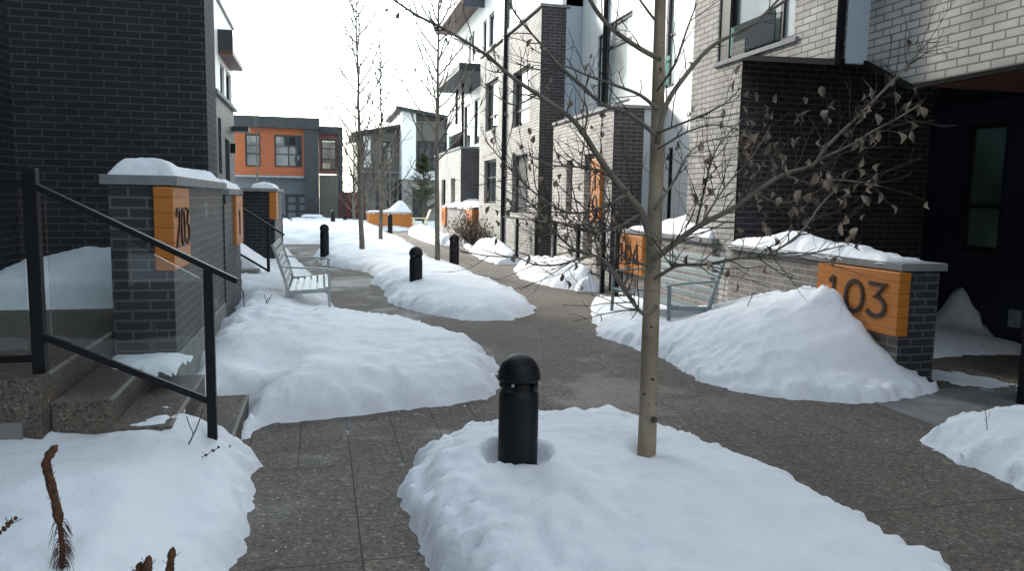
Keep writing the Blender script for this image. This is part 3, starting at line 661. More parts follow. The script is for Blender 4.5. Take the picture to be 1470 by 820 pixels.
MB().box(XA + .35, 14, -1.5, 9.92, 3.65, 9.25).build('house_core', 'dark', t)
MB().box(XN + .15, 14, -1.5, YD + .28, -.05, 3.6).build('house_core', 'dark', t)
MB().box(XA - .06, 14, -1.5, 10, 9.303, 9.45).build('roof', 'dark', t)

# ------------------------------------------------------------------ second right townhouse (105)
t = thing('townhouse', (6.5, 14.5, 0), 'white panelled townhouse with pale brick porch box and orange 105 panel', 'house', 'brick townhouses along the right of the path')
door = uz(838, 852, 221, 330, XA); sw_ = uz(812.5, 821.5, 230, 308, XA)
door = (door[0], door[1], .5, door[3])
mb = MB(); facade(mb, XA, 12.83, 16.44, 0, 3.24, [door, sw_], depth=.25)
mb.quad((XA, 16.44, 0), (XA + 1, 16.44, 0), (XA + 1, 16.44, 3.24), (XA, 16.44, 3.24)); mb.build('pale_brick_porch', 'light_brick', t, fix=False)
mb = MB(); mb.box(XA + .004, 5.57, 12.825, 12.95, -.05, 3.238); mb.build('dark_brick_end', 'bay_brick', t)
MB().box(5.57, 6.0, 12.86, 12.98, -.05, 3.238).build('shaded_panel_end', 'shaded_panel', t)
MB().box(XA - .035, 6.0, 12.79, 16.46, 3.242, 3.3).build('parapet_coping', 'cap', t, .006)
MB().box(XA + .3, 6.0, 12.96, 16.42, 0, 3.2).build('porch_core', 'dark', t)
dd = MB().box(XA + .19, XA + .25, door[0], door[1], door[2], door[3]).build('door', 'dark', t)
MB().box(XA + .15, XA + .19, door[0] + .08, door[0] + .12, 1.3, 1.6).build('handle', 'bolt', dd)
window(t, XA, *sw_, depth=.12, rows=(.3, .7))
pn = uz(853, 866, 228, 318, XA)
sg = MB().box(XA - .07, XA - .002, pn[0], pn[1], pn[2], pn[3]).build('number_sign', 'orange_board', t, .006)
numerals('105', (XA - .07, (pn[0] + pn[1]) / 2 + .13, pn[3] - .58), (0, -1, 0), (0, 0, 1), (-1, 0, 0), .40, vertical=True, sw=.11).build('numerals', 'numeral', sg)
XR = 6.0
wa = uz(868, 906, 26, 150, XR); wb = uz(857, 866, 50, 152, XR); wc = uz(957, 971, -60, 124, XR); wd_ = uz(956, 964, 212, 318, XR)
wl = uz(822, 833, 60, 166, XR)
mb = MB(); facade(mb, XR, 9.93, 17.6, 0, 9.0, [wa, wb, wc, wd_, wl], depth=.1); mb.build('white_panel_wall', 'white_panel', t, fix=False)
window(t, XR, *wa, depth=.04, fw=.07, rows=(.72,), glass='sky_blind_glass'); window(t, XR, *wb, depth=.04, fw=.06, rows=(.8,), glass='sky_blind_glass'); window(t, XR, *wc, depth=.04, fw=.06, rows=(.42,), glass='sky_blind_glass'); window(t, XR, *wd_, depth=.04, fw=.05); window(t, XR, *wl, depth=.04, fw=.06, glass='green_glass')
MB().box(XR - .03, XR - .015, wc[0] + .1, wc[1] - .1, wc[2] + .03, wc[2] + .55).build('glass_guard', 'guard', t)
pc = at_x(863, 100, XR - .05)
p = MB(); p.tube([(XR - .05, wb[0] - .18, 3.3), (XR - .05, wb[0] - .18, 8.9)], .05, 8); p.build('drain_pipe', 'black', t)
MB().box(XR + .15, 14, 9.95, 17.55, 0, 8.95).build('house_core', 'dark', t)
MB().box(XR - .3, 14, 9.9, 17.65, 9.003, 9.15).build('roof', 'dark', t)

# ------------------------------------------------------------------ third right townhouse
t = thing('townhouse', (6.5, 21, 0), 'tall pale brick townhouse with a dark brick end face and white top storey', 'house', 'brick townhouses along the right of the path')
o1 = uz(697, 715, 115, 186, XA); o2 = uz(736, 760, 98, 180, XA); o3 = uz(695, 712, 229, 292, XA); o4 = uz(735, 757, 222, 306, XA)
mb = MB(); facade(mb, XA, 17.6, 24.6, 0, 6.0, [o1, o2, o3, o4], depth=.2); mb.build('pale_brick_wall', 'light_brick', t, fix=False)
for o_ in (o1, o2): window(t, XA, *o_, depth=.1, fw=.07, rows=(.3,))
window(t, XA, *o3, depth=.1, fw=.07, rows=(.6,)); d4 = MB().box(XA + .12, XA + .2, *o4).build('door', 'dark', t)
MB().box(XA + .1, XA + .12, o4[0] + .2, o4[0] + .45, o4[2] + .3, o4[3] - .3).build('glazing', 'glass', d4)
MB().box(XA + .004, 5.6, 17.59, 17.75, -.05, 6.06).build('dark_brick_end', 'bay_brick', t)
MB().box(5.6, 6.1, 17.62, 17.77, -.05, 6.9).build('shaded_panel_end', 'shaded_panel', t)
MB().box(XA - .04, 5.7, 17.56, 24.65, 6.063, 6.13).build('parapet_coping', 'cap', t, .006)
MB().box(XA + .3, 14, 17.75, 24.55, 0, 6.0).build('house_core', 'dark', t)
XT = 5.5
ups = [uz(702, 709.5, 18, 66, XT), uz(693.5, 698.5, 29, 76, XT), uz(725, 742, -40, 38, XT), uz(678, 681, 44, 88, XT), uz(673, 676, 52, 95, XT)]
mb = MB(); facade(mb, XT, 17.62, 33.5, 6.13, 10.2, ups, depth=.12); mb.quad((XT, 17.62, 6.13), (14, 17.62, 6.13), (14, 17.62, 10.2), (XT, 17.62, 10.2)); mb.build('white_top_storey', 'white_panel', t, fix=False)
for o_ in ups: window(t, XT, *o_, depth=.05, fw=.07)
MB().box(XT + .2, 14, 17.8, 33.4, 6.1, 10.1).build('house_core', 'dark', t)
MB().box(XT - .1, 14, 17.55, 33.6, 10.203, 10.35).build('roof', 'dark', t)
p = MB(); p.tube([(XA - .05, at_x(724, 150, XA - .05).y, .2), (XA - .05, at_x(724, 150, XA - .05).y, 8.6)], .06, 8); p.build('drain_pipe', 'black', t)
bal = thing('balcony', (5, 29, 8.2), 'projecting balcony with brown board underside high on the right row', 'balcony')
MB().box(4.72, 5.495, 26.4, 32.5, 8.36, 8.5).build('floor_slab', 'soffit', bal)
mb = MB(); mb.box(4.72, 5.49, 26.4, 26.46, 8.502, 9.6); mb.build('side_panel', 'navy', bal)
mb = MB()
for k in range(8): mb.box(4.74, 4.77, 26.5 + k * .84, 26.53 + k * .84, 8.502, 9.5)
mb.box(4.735, 4.775, 26.48, 32.45, 9.5, 9.55); mb.build('railing', 'galv', bal)
MB().box(4.72, 5.49, 26.46, 26.49, 8.1, 8.358).build('fascia', 'navy', bal)

# fourth right townhouse
t = thing('townhouse', (6.5, 30, 0), 'farthest townhouse of the right row with dark porch corner and flat canopy', 'house', 'brick townhouses along the right of the path')
mb = MB(); facade(mb, XA, 28.0, 34.5, 0, 3.45, [(29.2, 30.2, 0.2, 2.4), (31.5, 32.6, 1.0, 2.4)], depth=.2); mb.build('pale_brick_porch', 'light_brick', t, fix=False)
window(t, XA, 31.5, 32.6, 1.0, 2.4); MB().box(XA + .12, XA + .2, 29.2, 30.2, .2, 2.4).build('door', 'dark', t)
MB().box(XA + .004, 5.75, 27.98, 28.2, -.05, 3.448).build('dark_brick_end', 'bay_brick', t)
MB().box(XA - .04, 5.8, 27.95, 34.55, 3.452, 3.52).build('parapet_coping', 'cap', t)
MB().box(XA + .02, XA + .035, 28.02, 31, 3.53, 4.4).build('glass_guard', 'guard', t)
mb = MB(); facade(mb, 5.8, 24.6, 36, 0, 6.1, [(28.6, 29.6, 3.7, 5.4), (30.4, 31.8, 3.7, 5.4)], depth=.1); mb.build('white_panel_wall', 'white_panel', t, fix=False)
window(t, 5.8, 28.6, 29.6, 3.7, 5.4, depth=.04); window(t, 5.8, 30.4, 31.8, 3.7, 5.4, depth=.04)
MB().box(4.45, 5.8, 25.4, 31, 5.8, 6.05).build('canopy', 'dark', t, .01)
for yy in (28.3, 29.6):
    mb = MB(); mb.bar((5.1, yy, 3.53), (5.1, yy, 5.79), .09); mb.build('canopy_post', 'black', t)
MB().box(6.0, 14, 24.65, 36, 0, 6.05).build('house_core', 'dark', t)

# ------------------------------------------------------------------ left buildings
t = thing('townhouse', (-3.5, 10, 0), 'near black brick townhouse filling the left, no windows in its end wall', 'house', 'dark townhouses along the left of the path')
mb = MB()
HL = 12.0  # unseen height and rear wing sized to shade the foreground
mb.quad((-2.92, 8.6, 0), (-1.13, 8.6, 0), (-1.13, 8.6, HL), (-2.92, 8.6, HL))
mb.quad((-1.13, 8.6, 0), (-1.13, 9.35, 0), (-1.13, 9.35, HL), (-1.13, 8.6, HL))
mb.quad((-1.13, 9.35, 0), (-2.3, 9.35, 0), (-2.3, 9.35, HL), (-1.13, 9.35, HL))
mb.quad((-2.3, 9.35, 0), (-2.3, 18.4, 0), (-2.3, 18.4, HL), (-2.3, 9.35, HL))
mb.quad((-2.92, 8.6, 0), (-2.92, 8.6, HL), (-2.92, -4, HL), (-2.92, -4, 0))
mb.build('dark_brick_wall', 'dark_brick', t, fix=False)
MB().box(-12, -2.95, -4, 18.38, 0, HL - .02).build('house_core', 'dark', t)
mb = MB(); mb.prism([(-12, -4.1), (-2.85, -4.1), (-2.85, 8.5), (-1.05, 8.5), (-1.05, 9.43), (-2.2, 9.43), (-2.2, 18.5), (-12, 18.5)], HL + .003, HL + .15, 'z'); mb.build('roof', 'dark', t)

XL = -2.28
t = thing('townhouse', (-5, 21, 0), 'set-back left townhouse with white upper cladding and a balcony', 'house', 'dark townhouses along the left of the path')
ow = [(19.7, 20.5, 4.0, 4.72), (20.9, 22.0, 4.0, 4.75)]; od = [(19.1, 19.7, 2.1, 3.4), (20.4, 21.3, .9, 3.0)]
mb = MB(); facade(mb, XL, 18.42, 22.6, 0, 3.86, od, inward=-1, depth=.2); mb.quad((XL, 22.6, 0), (-12, 22.6, 0), (-12, 22.6, 3.86), (XL, 22.6, 3.86)); mb.build('dark_brick_wall', 'wall_brick', t, fix=False)
mb = MB(); facade(mb, XL + .004, 18.42, 22.6, 3.95, 6.05, ow, inward=-1, depth=.12); mb.quad((XL, 22.6, 3.95), (-12, 22.6, 3.95), (-12, 22.6, 6.05), (XL, 22.6, 6.05)); mb.build('white_upper_wall', 'white_panel', t, fix=False)
for o_ in ow: window(t, XL, *o_, inward=-1, depth=.05)
window(t, XL, *od[0], inward=-1, depth=.1)
MB().box(XL - .2, XL - .12, *od[1]).build('door', 'dark', t)
MB().box(XL - .3, XL + .09, 18.42, 22.66, 3.862, 3.945).build('ledge', 'cap', t)
MB().box(-12, XL - .22, 18.45, 22.55, 0, 6.0).build('house_core', 'dark', t)
MB().box(-12, XL + .05, 18.4, 22.7, 6.052, 6.14).build('roof', 'cap', t)
t2_ = thing('townhouse', (-9, 35, 0), 'unseen block added to shade the far snow, behind the near black brick house', 'house', 'dark townhouses along the left of the path')  # house added out of view to shade the middle and far snow
mb = MB(); ops_ = [(28 + 3.4 * k, 29.6 + 3.4 * k, z_, z_ + 1.6) for k in range(4) for z_ in (1.2, 4.4, 7.6)]
facade(mb, -6.2, 27, 46, 0, 11, ops_, inward=-1, depth=.15); mb.quad((-6.2, 27, 0), (-6.2, 27, 11), (-14, 27, 11), (-14, 27, 0)); mb.quad((-6.2, 46, 0), (-14, 46, 0), (-14, 46, 11), (-6.2, 46, 11)); mb.build('white_wall', 'white_panel', t2_, fix=False)
for o_ in ops_: window(t2_, -6.2, *o_, inward=-1, depth=.08, fw=.08)
MB().box(-14, -6.15, 26.9, 46.1, 11.003, 11.2).build('roof', 'dark', t2_)
lamp = MB().box(XL, XL + .12, 21.6, 21.75, 2.7, 2.95).build('wall_lamp', 'black', t)
MB().box(-12, -3.35, 18.45, 26.2, 6.145, 14).build('white_top_storey', 'white_panel', t)  # unseen storey added for shade, white to brighten window reflections
MB().box(-12, -3.28, 18.4, 26.3, 14.003, 14.15).build('roof', 'dark', t)
bl = thing('balcony', (-2.1, 20.6, 4.9), 'balcony with orange brown underside high on the left townhouse', 'balcony')
MB().box(XL + .006, -1.95, 19.4, 21.9, 4.86, 4.94).build('floor_slab', 'soffit', bl)
MB().box(XL + .006, -1.95, 19.4, 19.46, 4.942, 5.42).build('side_panel', 'dark', bl)
MB().box(-2.0, -1.95, 19.462, 21.9, 4.942, 5.35).build('front_panel', 'white_panel', bl)
MB().box(XL + .02, -1.85, 21.9, 22.5, 3.3, 3.42).build('entry_canopy', 'dark', t)

t = thing('townhouse', (0, -14, 0), 'unseen grey brick block added behind the viewpoint to cut light', 'house')  # added out of view to darken faces turned towards the camera
ops_ = [(-14 + 4.5 * k, -12 + 4.5 * k, z_, z_ + 1.7) for k in range(7) for z_ in (1.0, 4.6)]
mb = MB(); facade(mb, -13, -17, 19, 0, 9, ops_, axis='y', inward=-1, depth=.15); mb.build('shade_block_wall', 'grey_brick', t, fix=False)
for o_ in ops_: window(t, -13, *o_, axis='y', inward=-1, depth=.08, fw=.08)
MB().box(-17.1, 19.1, -22, -12.9, 9.003, 9.2).build('roof', 'dark', t)

# ------------------------------------------------------------------ left stairs, landing, railing
YN, YF = 4.46, 5.74
t = thing('stairs', (-1.2, 5, 0), 'exposed aggregate stairs and landing at the 203 pillar', 'stairs')
mb = MB(); prof = [(-.52, -.1), (-.52, .16), (-.815, .16), (-.815, .32), (-1.115, .32), (-1.115, .48), (-1.41, .48), (-1.41, -.1)]
mb.prism(prof, YN, YF, 'y'); mb.build('steps', 'steps', t, .008)
MB().box(-2.91, -1.413, YN - .12, 8.58, .0, .64).build('landing', 'steps', t, .008)
mb = MB()
for x_, z_ in ((-.52, .16), (-.815, .32), (-1.115, .48), (-1.41, .64)): mb.box(x_ - .014, x_ + .004, YN + .012, YF - .012, z_ - .012, z_ + .003)
mb.build('nosing', 'concrete', t)
MB().box(-2.9, -1.5, YN - .15, YN - .123, .0, .42).build('curb_block', 'concrete', t)
def railing(label, top, bot, x0, x1, z0, z1, y, hgt=.98, glass=True, ext=None, group='black metal stair railings', post=.062, lower=None, over=.32):
    """two posts on a flight, sloping top rail with an overhang at the foot, lower rail, glass"""
    t = thing('stair_railing', (x0, y, z0), label, 'railing', group)
    MB().box(x0 - post / 2, x0 + post / 2, y - post / 2, y + post / 2, z0, z0 + hgt + .08).build('post', 'black', t, .004)
    p2 = post * .8
    MB().box(x1 - p2 / 2, x1 + p2 / 2, y - p2 / 2, y + p2 / 2, z1 - .15, z1 + hgt - .11).build('post', 'black', t, .004)
    d = Vector((x1 - x0, 0, z1 - z0)); dn = d.normalized()
    a = Vector((x0, y, z0 + hgt)); b = Vector((x1, y, z1 + hgt - .1)); bb = b + (b - a).normalized() * over
    mb = MB(); mb.bar(a, bb, .05, .03); mb.build('top_rail', 'black', t, .004)
    a2 = Vector((x0 + post / 2, y, z0 + .19)); b2 = Vector((x1, y, z1 + .14))
    mb = MB(); mb.bar(a2, b2, .025, .035); mb.build('lower_rail', 'black', t)
    if glass:
        mb = MB(); q = [(a2.x + .03, a2.z - .002), (b2.x - .04, b2.z - .004), (b2.x - .04, b.z - .06), (a2.x + .03, a.z - .07)]
        mb.prism(q, y - .0025, y + .0025, 'y'); mb.build('glass_panel', 'rail_glass', t)
    if ext:
        mb = MB(); mb.box(ext, x0 - post / 2, y - .02, y + .02, z0 + hgt - .02, z0 + hgt + .02); mb.build('landing_rail', 'black', t); mb = MB(); mb.box(ext, x0 - post / 2, y - .012, y + .012, z0 + .06, z0 + .095); mb.build('landing_rail', 'black', t)
        MB().box(ext, x0 - post / 2 - .02, y - .005, y + .005, z0 + .12, z0 + hgt - .03).build('glass_panel', 'rail_glass', t)
    return t
railing('black railing with clear glass on the nearest stairs', None, None, -1.455, -.605, .64, .30, 4.49, hgt=1.0, ext=-2.9, over=.17)
def flight(label, x_foot, n, y0, y1, zb, run=.29, rise=.16):
    t = thing('stairs', (x_foot, y0, zb), label, 'stairs')
    pr = [(x_foot, -.1)]
    for k in range(n): pr += [(x_foot - run * k, zb + rise * (k + 1)), (x_foot - run * (k + 1), zb + rise * (k + 1))]
    pr += [(x_foot - run * n - 1.2, zb + rise * n), (x_foot - run * n - 1.2, -.1)]
    mb = MB(); mb.prism(pr, y0, y1, 'y'); mb.build('steps', 'concrete', t, .008)
    return t
flight('snowy concrete stairs just past the pale bench', -.72, 4, 13.3, 15.6, .05)
flight('far concrete stairs beyond the wall with orange panel', -.95, 4, 21.5, 23.2, .02)
railing('black railing of the snowy stairs just past the pale bench', None, None, -1.75, -.86, .69, .2, 13.45, hgt=1.02, glass=False)
railing('thin black railing on the far side of the snowy stairs', None, None, -2.2, -1.42, .69, .25, 15.5 + 3.5, hgt=1.0, glass=False, over=.1)
railing('farthest black stair railing in front of the slate garage', None, None, -1.95, -1.02, .66, .2, 21.7, hgt=1.0, glass=False)
snow('snow_drift', [(-2.2, 13.5), (-.9, 13.5), (-.85, 15.5), (-2.2, 15.5)], lambda X, Y: .2 + .62 * np.clip((-X - .8) / 1.0, 0, 1), .12, 'snow sloping down the second flight of stairs', .06, base=.16, seed=31, rough=.04, cat='snow drift')
gp_ = at_z(1467, 580, .01)
t = thing('stair_railing', (gp_.x, gp_.y, 0), 'single black square post cut by the right edge by the entrance pad', 'railing', 'black metal stair railings')
MB().box(gp_.x - .03, gp_.x + .03, gp_.y - .03, gp_.y + .03, -.05, 1.0).build('post', 'black', t, .004)
mb = MB(); mb.bar((gp_.x, gp_.y, 1.01), (gp_.x + 1.9, gp_.y, 1.01), .045, .03); mb.build('top_rail', 'black', t)
MB().box(gp_.x + 1.85, gp_.x + 1.9, gp_.y - .02, gp_.y + .02, 0, 1.0).build('post', 'black', t)

# fence of the 105 porch
t = thing('metal_fence', (4.8, 15, 0), 'black post and rail fence in front of the 105 porch', 'fence')
ys = [11.9, 12.55, 13.9, 15.4, 16.85, 18.6, 20.2]; zt_ = 1.16
for k, yy in enumerate(ys):
    MB().box(4.73, 4.80, yy - .035, yy + .035, -.05, zt_ + (.08 if k in (1, 4) else 0)).build('post', 'black', t)
mb = MB()
for z_ in (zt_ - .02, .3): mb.box(4.752, 4.783, ys[1] + .03, ys[-1] - .03, z_ - .018, z_ + .018)
mb.box(4.752, 4.783, ys[0] + .03, ys[1] - .03, zt_ - .04, zt_ - .01)
mb.build('rail', 'black', t)
mb = MB(); mb.box(4.8, 6.0, 20.18, 20.22, zt_ - .03, zt_); mb.box(4.8, 6.0, 20.18, 20.22, .3, .33); mb.build('side_rail', 'galv', t)

# ------------------------------------------------------------------ bollards
def make_bollard():
    t = thing('bollard', (0, 0, 0), '', 'bollard', 'black domed bollards along the path')
    r = .107
    mb = MB(); mb.lathe([(0, -.2), (r + .006, -.2), (r + .006, .015), (r, .03), (r, .565), (r - .004, .58), (r - .015, .60), (r - .015, .612)], 32)
    for a in range(4):
        pass
    mb.lathe([(r - .02, .60), (r - .02, .655), (0, .655)], 28); mb.build('body', 'bollard', t)
    for k in range(4):
        a0 = k * math.pi / 2 + .55; mb = MB()
        mb.lathe([(r - .012, .598), (r - .002, .598), (r - .002, .652), (r - .012, .652)], 6, a0=a0, a1=a0 + .5)
        mb.build('louvre_post', 'bollard', t)
    mb = MB(); dome = [(0, .65), (r + .004, .65), (r + .008, .656), (r + .008, .668)] + [((r + .005) * math.cos(R(a)), .672 + .118 * math.sin(R(a))) for a in range(4, 90, 6)] + [(.0005, .79)]
    mb.lathe(dome, 32); mb.build('cap', 'bollard', t)
    for k in range(3):
        a = -math.pi / 2 - .55 + k * 2.09
        mb = MB(); c_ = Vector((math.cos(a), math.sin(a), 0)); p0 = c_ * (r - .004); p0.z = .638
        mb.tube([p0, p0 + c_ * .006], .008, 8); mb.build('bolt', 'bolt', t)
    return t
bproto = make_bollard()
def ground_at(px, py, z): return at_z(px, py, z)
bl_spots = [(Vector((b_near.x, b_near.y, .0)), 'large black domed bollard in the nearest snow bank'),
            (at_d(597, 400, 12.6), 'domed bollard in the long middle snow bank, second nearest'),
            (at_d(652, 373, 16.9), 'domed bollard beside the thin tree trunk at the path bend'),
            (at_d(466, 361, 18.6), 'domed bollard at the left tip of the middle snow bank'),
            (at_d(560, 333, 32.5), 'domed bollard in front of the orange planter'),
            (at_d(495, 325, 40.5), 'small far bollard right of its twin near the brown shrubs'),
            (at_d(478, 324, 37.0), 'small far bollard behind the snow field left of its twin')]
for i, (p_, lb) in enumerate(bl_spots):
    o = bproto if i == 0 else copy_tree(bproto)
    vis = [.57, .53, .57, .67, .76, .62, .75][i]
    o.location = (p_.x, p_.y, 0 if i == 0 else p_.z - (.79 - vis)); o.rotation_euler.z = .1 * i
    o['label'] = lb

# ------------------------------------------------------------------ benches
def make_bench(mat, label, loc, rz, length):
    """slatted metal bench; local x along its length, front towards -y"""
    t = thing('bench', loc, label, 'bench'); t.rotation_euler.z = rz
    def B(mb, name, bevel=.003):
        o = mb.build(name, mat, None, bevel); o.parent = t; return o
    hl = length / 2
    mb = MB()
    for k in range(6):
        y = -.27 + k * .088; z = .43 - .012 * k
        mb.box(-hl + .03, hl - .03, y - .033, y + .033, z - .008, z + .008)
    B(mb, 'seat')
    mb = MB()
    for k in range(6):
        f = k / 5; y = .235 + .14 * f; z = .49 + .44 * f
        mb.obox((0, y, z), (hl - .03, 0, 0), (0, .009, .0285), (0, .007, -.0022))
    B(mb, 'backrest')
    for sx in (-1, 1):
        x = sx * (hl - .015)
        mb = MB(); pts = [(x, .34, 0), (x, .27, .2), (x, .215, .40), (x, .25, .55), (x, .385, .97)]
        for a, b in zip(pts, pts[1:]): mb.bar(a, b, .045, .034, (0, 1, 0))
        B(mb, 'leg')
        mb = MB(); pts = [(x, -.30, 0), (x, -.285, .25), (x, -.29, .64)]
        for a, b in zip(pts, pts[1:]): mb.bar(a, b, .04, .034, (0, 1, 0))
        B(mb, 'leg')
        mb = MB(); pts = [(x, .30, .70), (x, .1, .685), (x, -.12, .675), (x, -.27, .66), (x, -.325, .64)]
        for a, b in zip(pts, pts[1:]): mb.bar(a, b, .05, .022)
        B(mb, 'armrest')
        mb = MB(); mb.bar((x, -.29, .40), (x, .23, .375), .034, .05); B(mb, 'seat_bracket')
    return t
make_bench('bench_light', 'pale grey slatted metal bench in snow beside the 203 wall', (-.19, 10.62, .04), R(90), 1.75)
make_bench('bench_shaded', 'slatted metal bench with shade in its colour, half buried below the 103 wall', (4.08, 8.72, .02), R(-90), 1.75)

# ------------------------------------------------------------------ trees
def jit(v, a): return Vector((v.x + random.uniform(-a, a), v.y + random.uniform(-a, a), v.z + random.uniform(-a, a)))
def rand_dir(d, ang):
    d = d.normalized(); a = d.orthogonal().normalized(); b = d.cross(a); t = random.uniform(0, 2 * math.pi)
    return (d * math.cos(ang) + (a * math.cos(t) + b * math.sin(t)) * math.sin(ang)).normalized()
def wander(p, d, ln, n, curl=.18, lift=.1):
    pts = [p.copy()]; d = d.normalized()
    for i in range(n):
        d = (d + Vector((random.uniform(-curl, curl), random.uniform(-curl, curl), random.uniform(-curl, curl) + lift))).normalized()
        pts.append(pts[-1] + d * ln / n)
    return pts
def leaf(mb, p, size, droop=1.0):
    yaw = random.uniform(0, 6.28); side = Vector((math.cos(yaw), math.sin(yaw), 0))
    ax = (Vector((random.uniform(-.5, .5), random.uniform(-.5, .5), -droop))).normalized()
    nr = ax.cross(side).normalized(); side = nr.cross(ax)
    L_, wd = size * random.uniform(.8, 1.25), size * random.uniform(.3, .58); cu = random.uniform(.25, .9) * size
    prof = [(0, .06), (.25, .8), (.55, 1.0), (.8, .55), (1, .03)]
    rows = []
    for t_, ww in prof:
        c_ = p + ax * L_ * t_ + nr * cu * math.sin(t_ * 3.0) * .5
        fold = nr * wd * ww * random.uniform(.35, .75)
        k = len(mb.v); mb.v += [tuple(c_ - side * wd * ww * .62 + fold), tuple(c_), tuple(c_ + side * wd * ww * .62 + fold)]; rows.append(k)
    for a, b in zip(rows, rows[1:]):
        for j in (0, 1):
            mb.f.append((a + j, a + j + 1, b + j + 1, b + j)); mb.sm.append(True)

D0 = (t_near - CAM).dot(fwd)
t = thing('young_tree', (t_near.x, t_near.y, 0), 'young pale barked tree in the foreground still holding shrivelled brown leaves', 'tree', 'bare young trees in the snow banks')
trunk_px = [(926, 690), (928, 655), (930, 600), (932, 520), (935, 440), (938, 360), (941, 280), (943, 200), (945, 120), (947, 40), (949, -40), (951, -160), (953, -300), (954, -460), (952, -640)]
tp = [at_d(x, y, D0 + .02 * i) for i, (x, y) in enumerate(trunk_px)]
tr_ = [.06, .052, .0505, .049, .047, .045, .041, .038, .0355, .0335, .031, .027, .022, .015, .006]
mb = MB(); mb.tube(tp, tr_, 16); mb.build('trunk', 'bark', t, fix=False)
limbs = MB(); twigs = MB(); leaves = MB()
# limbs read off the photograph: pixel column, pixel row, distance behind (+) or before (-) the trunk, then thickness at root and tip
BR = [
 ([(938, 372, 0), (957, 359, 0), (998, 328, -.05), (1054, 297, -.1), (1085, 277, -.12), (1126, 251, -.15), (1167, 236, -.15), (1187, 210, -.15), (1239, 159, -.1), (1285, 113, -.05), (1331, 61, 0)], .017, .004, 1.0),
 ([(1180, 226, -.15), (1215, 212, -.2), (1250, 190, -.22), (1285, 172, -.22), (1318, 150, -.2)], .007, .003, 1.0),
 ([(944, 205, 0), (956, 150, .05), (985, 105, .12), (1020, 68, .2), (1060, 46, .25), (1100, 18, .3), (1150, -15, .35)], .014, .007, .15),
 ([(1055, 48, .25), (1085, 32, .25), (1140, -25, .2)], .009, .005, .2),
 ([(944, 190, 0), (975, 178, -.1), (1010, 163, -.2), (1040, 148, -.25), (1066, 124, -.3)], .007, .002, .4),
 ([(944, 215, 0), (985, 190, -.1), (1030, 178, -.2), (1075, 190, -.3)], .006, .002, .4),
 ([(940, 400, 0), (960, 388, -.15), (977, 381, -.3), (1018, 379, -.5), (1059, 371, -.6), (1100, 367, -.65), (1147, 337, -.65), (1175, 300, -.6), (1199, 273, -.6)], .010, .003, .8),
 ([(1059, 371, -.6), (1110, 372, -.7), (1160, 366, -.75), (1210, 352, -.75)], .005, .002, .6),
 ([(998, 328, -.05), (1010, 280, .1), (1022, 230, .2), (1038, 200, .25), (1066, 170, .3)], .007, .002, .8),
 ([(1010, 318, 0), (1040, 270, .1), (1080, 225, .15), (1105, 180, .2)], .006, .002, .9),
 ([(937, 350, 0), (921, 306, -.05), (900, 279, -.08), (874, 247, -.12), (856, 221, -.15), (836, 191, -.2), (814, 165, -.22), (772, 135, -.3), (738, 112, -.35), (696, 78, -.42), (640, 42, -.5), (600, 22, -.55), (565, 0, -.6)], .020, .004, .75),
 ([(943, 195, 0), (903, 165, .1), (864, 149, .15), (840, 125, .2), (805, 95, .25), (775, 62, .3), (742, 20, .35), (725, -10, .4)], .012, .004, .6),
 ([(946, 85, 0), (920, 70, -.1), (884, 45, -.2), (864, 25, -.25), (847, 0, -.3), (835, -30, -.35)], .013, .008, .35),
 ([(945, 158, 0), (920, 137, .1), (884, 123, .15), (842, 107, .25), (811, 95, .3), (780, 100, .4), (740, 92, .5)], .010, .003, .5),
 ([(941, 440, 0), (924, 452, -.1), (901, 422, -.2), (881, 395, -.3), (860, 371, -.35), (835, 362, -.4), (820, 354, -.42), (798, 335, -.45), (770, 300, -.5), (742, 275, -.5)], .011, .003, .9),
 ([(905, 428, -.2), (887, 397, -.35), (871, 378, -.45), (857, 369, -.5), (835, 370, -.6), (801, 380, -.7), (767, 379, -.8), (743, 371, -.85), (700, 367, -.95), (662, 360, -1.0)], .008, .002, .35),
 ([(874, 247, -.12), (845, 242, -.2), (815, 240, -.25), (790, 236, -.3), (755, 222, -.35)], .007, .002, .8),
 ([(900, 279, -.08), (860, 300, -.2), (815, 305, -.3), (775, 282, -.4), (735, 245, -.45), (700, 205, -.5)], .009, .002, 1.0),
 ([(921, 306, -.05), (880, 330, -.2), (840, 332, -.3), (800, 318, -.4), (750, 302, -.45)], .008, .002, 1.0),
 ([(836, 191, -.2), (843, 165, -.2), (838, 135, -.15), (850, 100, -.1)], .006, .002, .6),
 ([(940, 385, 0), (900, 372, .15), (860, 345, .3), (830, 322, .4), (780, 340, .5)], .007, .002, .8),
 ([(772, 135, -.3), (742, 150, -.3), (715, 140, -.35), (690, 120, -.4)], .005, .002, .6),
 ([(940, 300, 0), (965, 262, .15), (985, 225, .3), (1010, 205, .4), (1050, 195, .5)], .007, .002, .6),
 ([(943, 130, 0), (968, 92, -.15), (985, 45, -.25), (1000, 5, -.3)], .007, .003, .4),
 ([(1126, 251, -.15), (1160, 262, -.25), (1200, 258, -.3), (1240, 262, -.3), (1262, 268, -.3)], .005, .002, 1.4),
 ([(1085, 277, -.12), (1120, 292, -.2), (1160, 280, -.25), (1195, 262, -.3)], .005, .002, 1.4),
]
random.seed(11)
LEAFY = []
def spline(pts, k=4):
    out = []
    n = len(pts)
    for i in range(n - 1):
        p0, p1, p2, p3 = pts[max(i - 1, 0)], pts[i], pts[i + 1], pts[min(i + 2, n - 1)]
        for j in range(k):
            u = j / k
            out.append(.5 * ((2 * p1) + (p2 - p0) * u + (2 * p0 - 5 * p1 + 4 * p2 - p3) * u * u + (3 * p1 - p0 - 3 * p2 + p3) * u ** 3))
    out.append(pts[-1]); return out
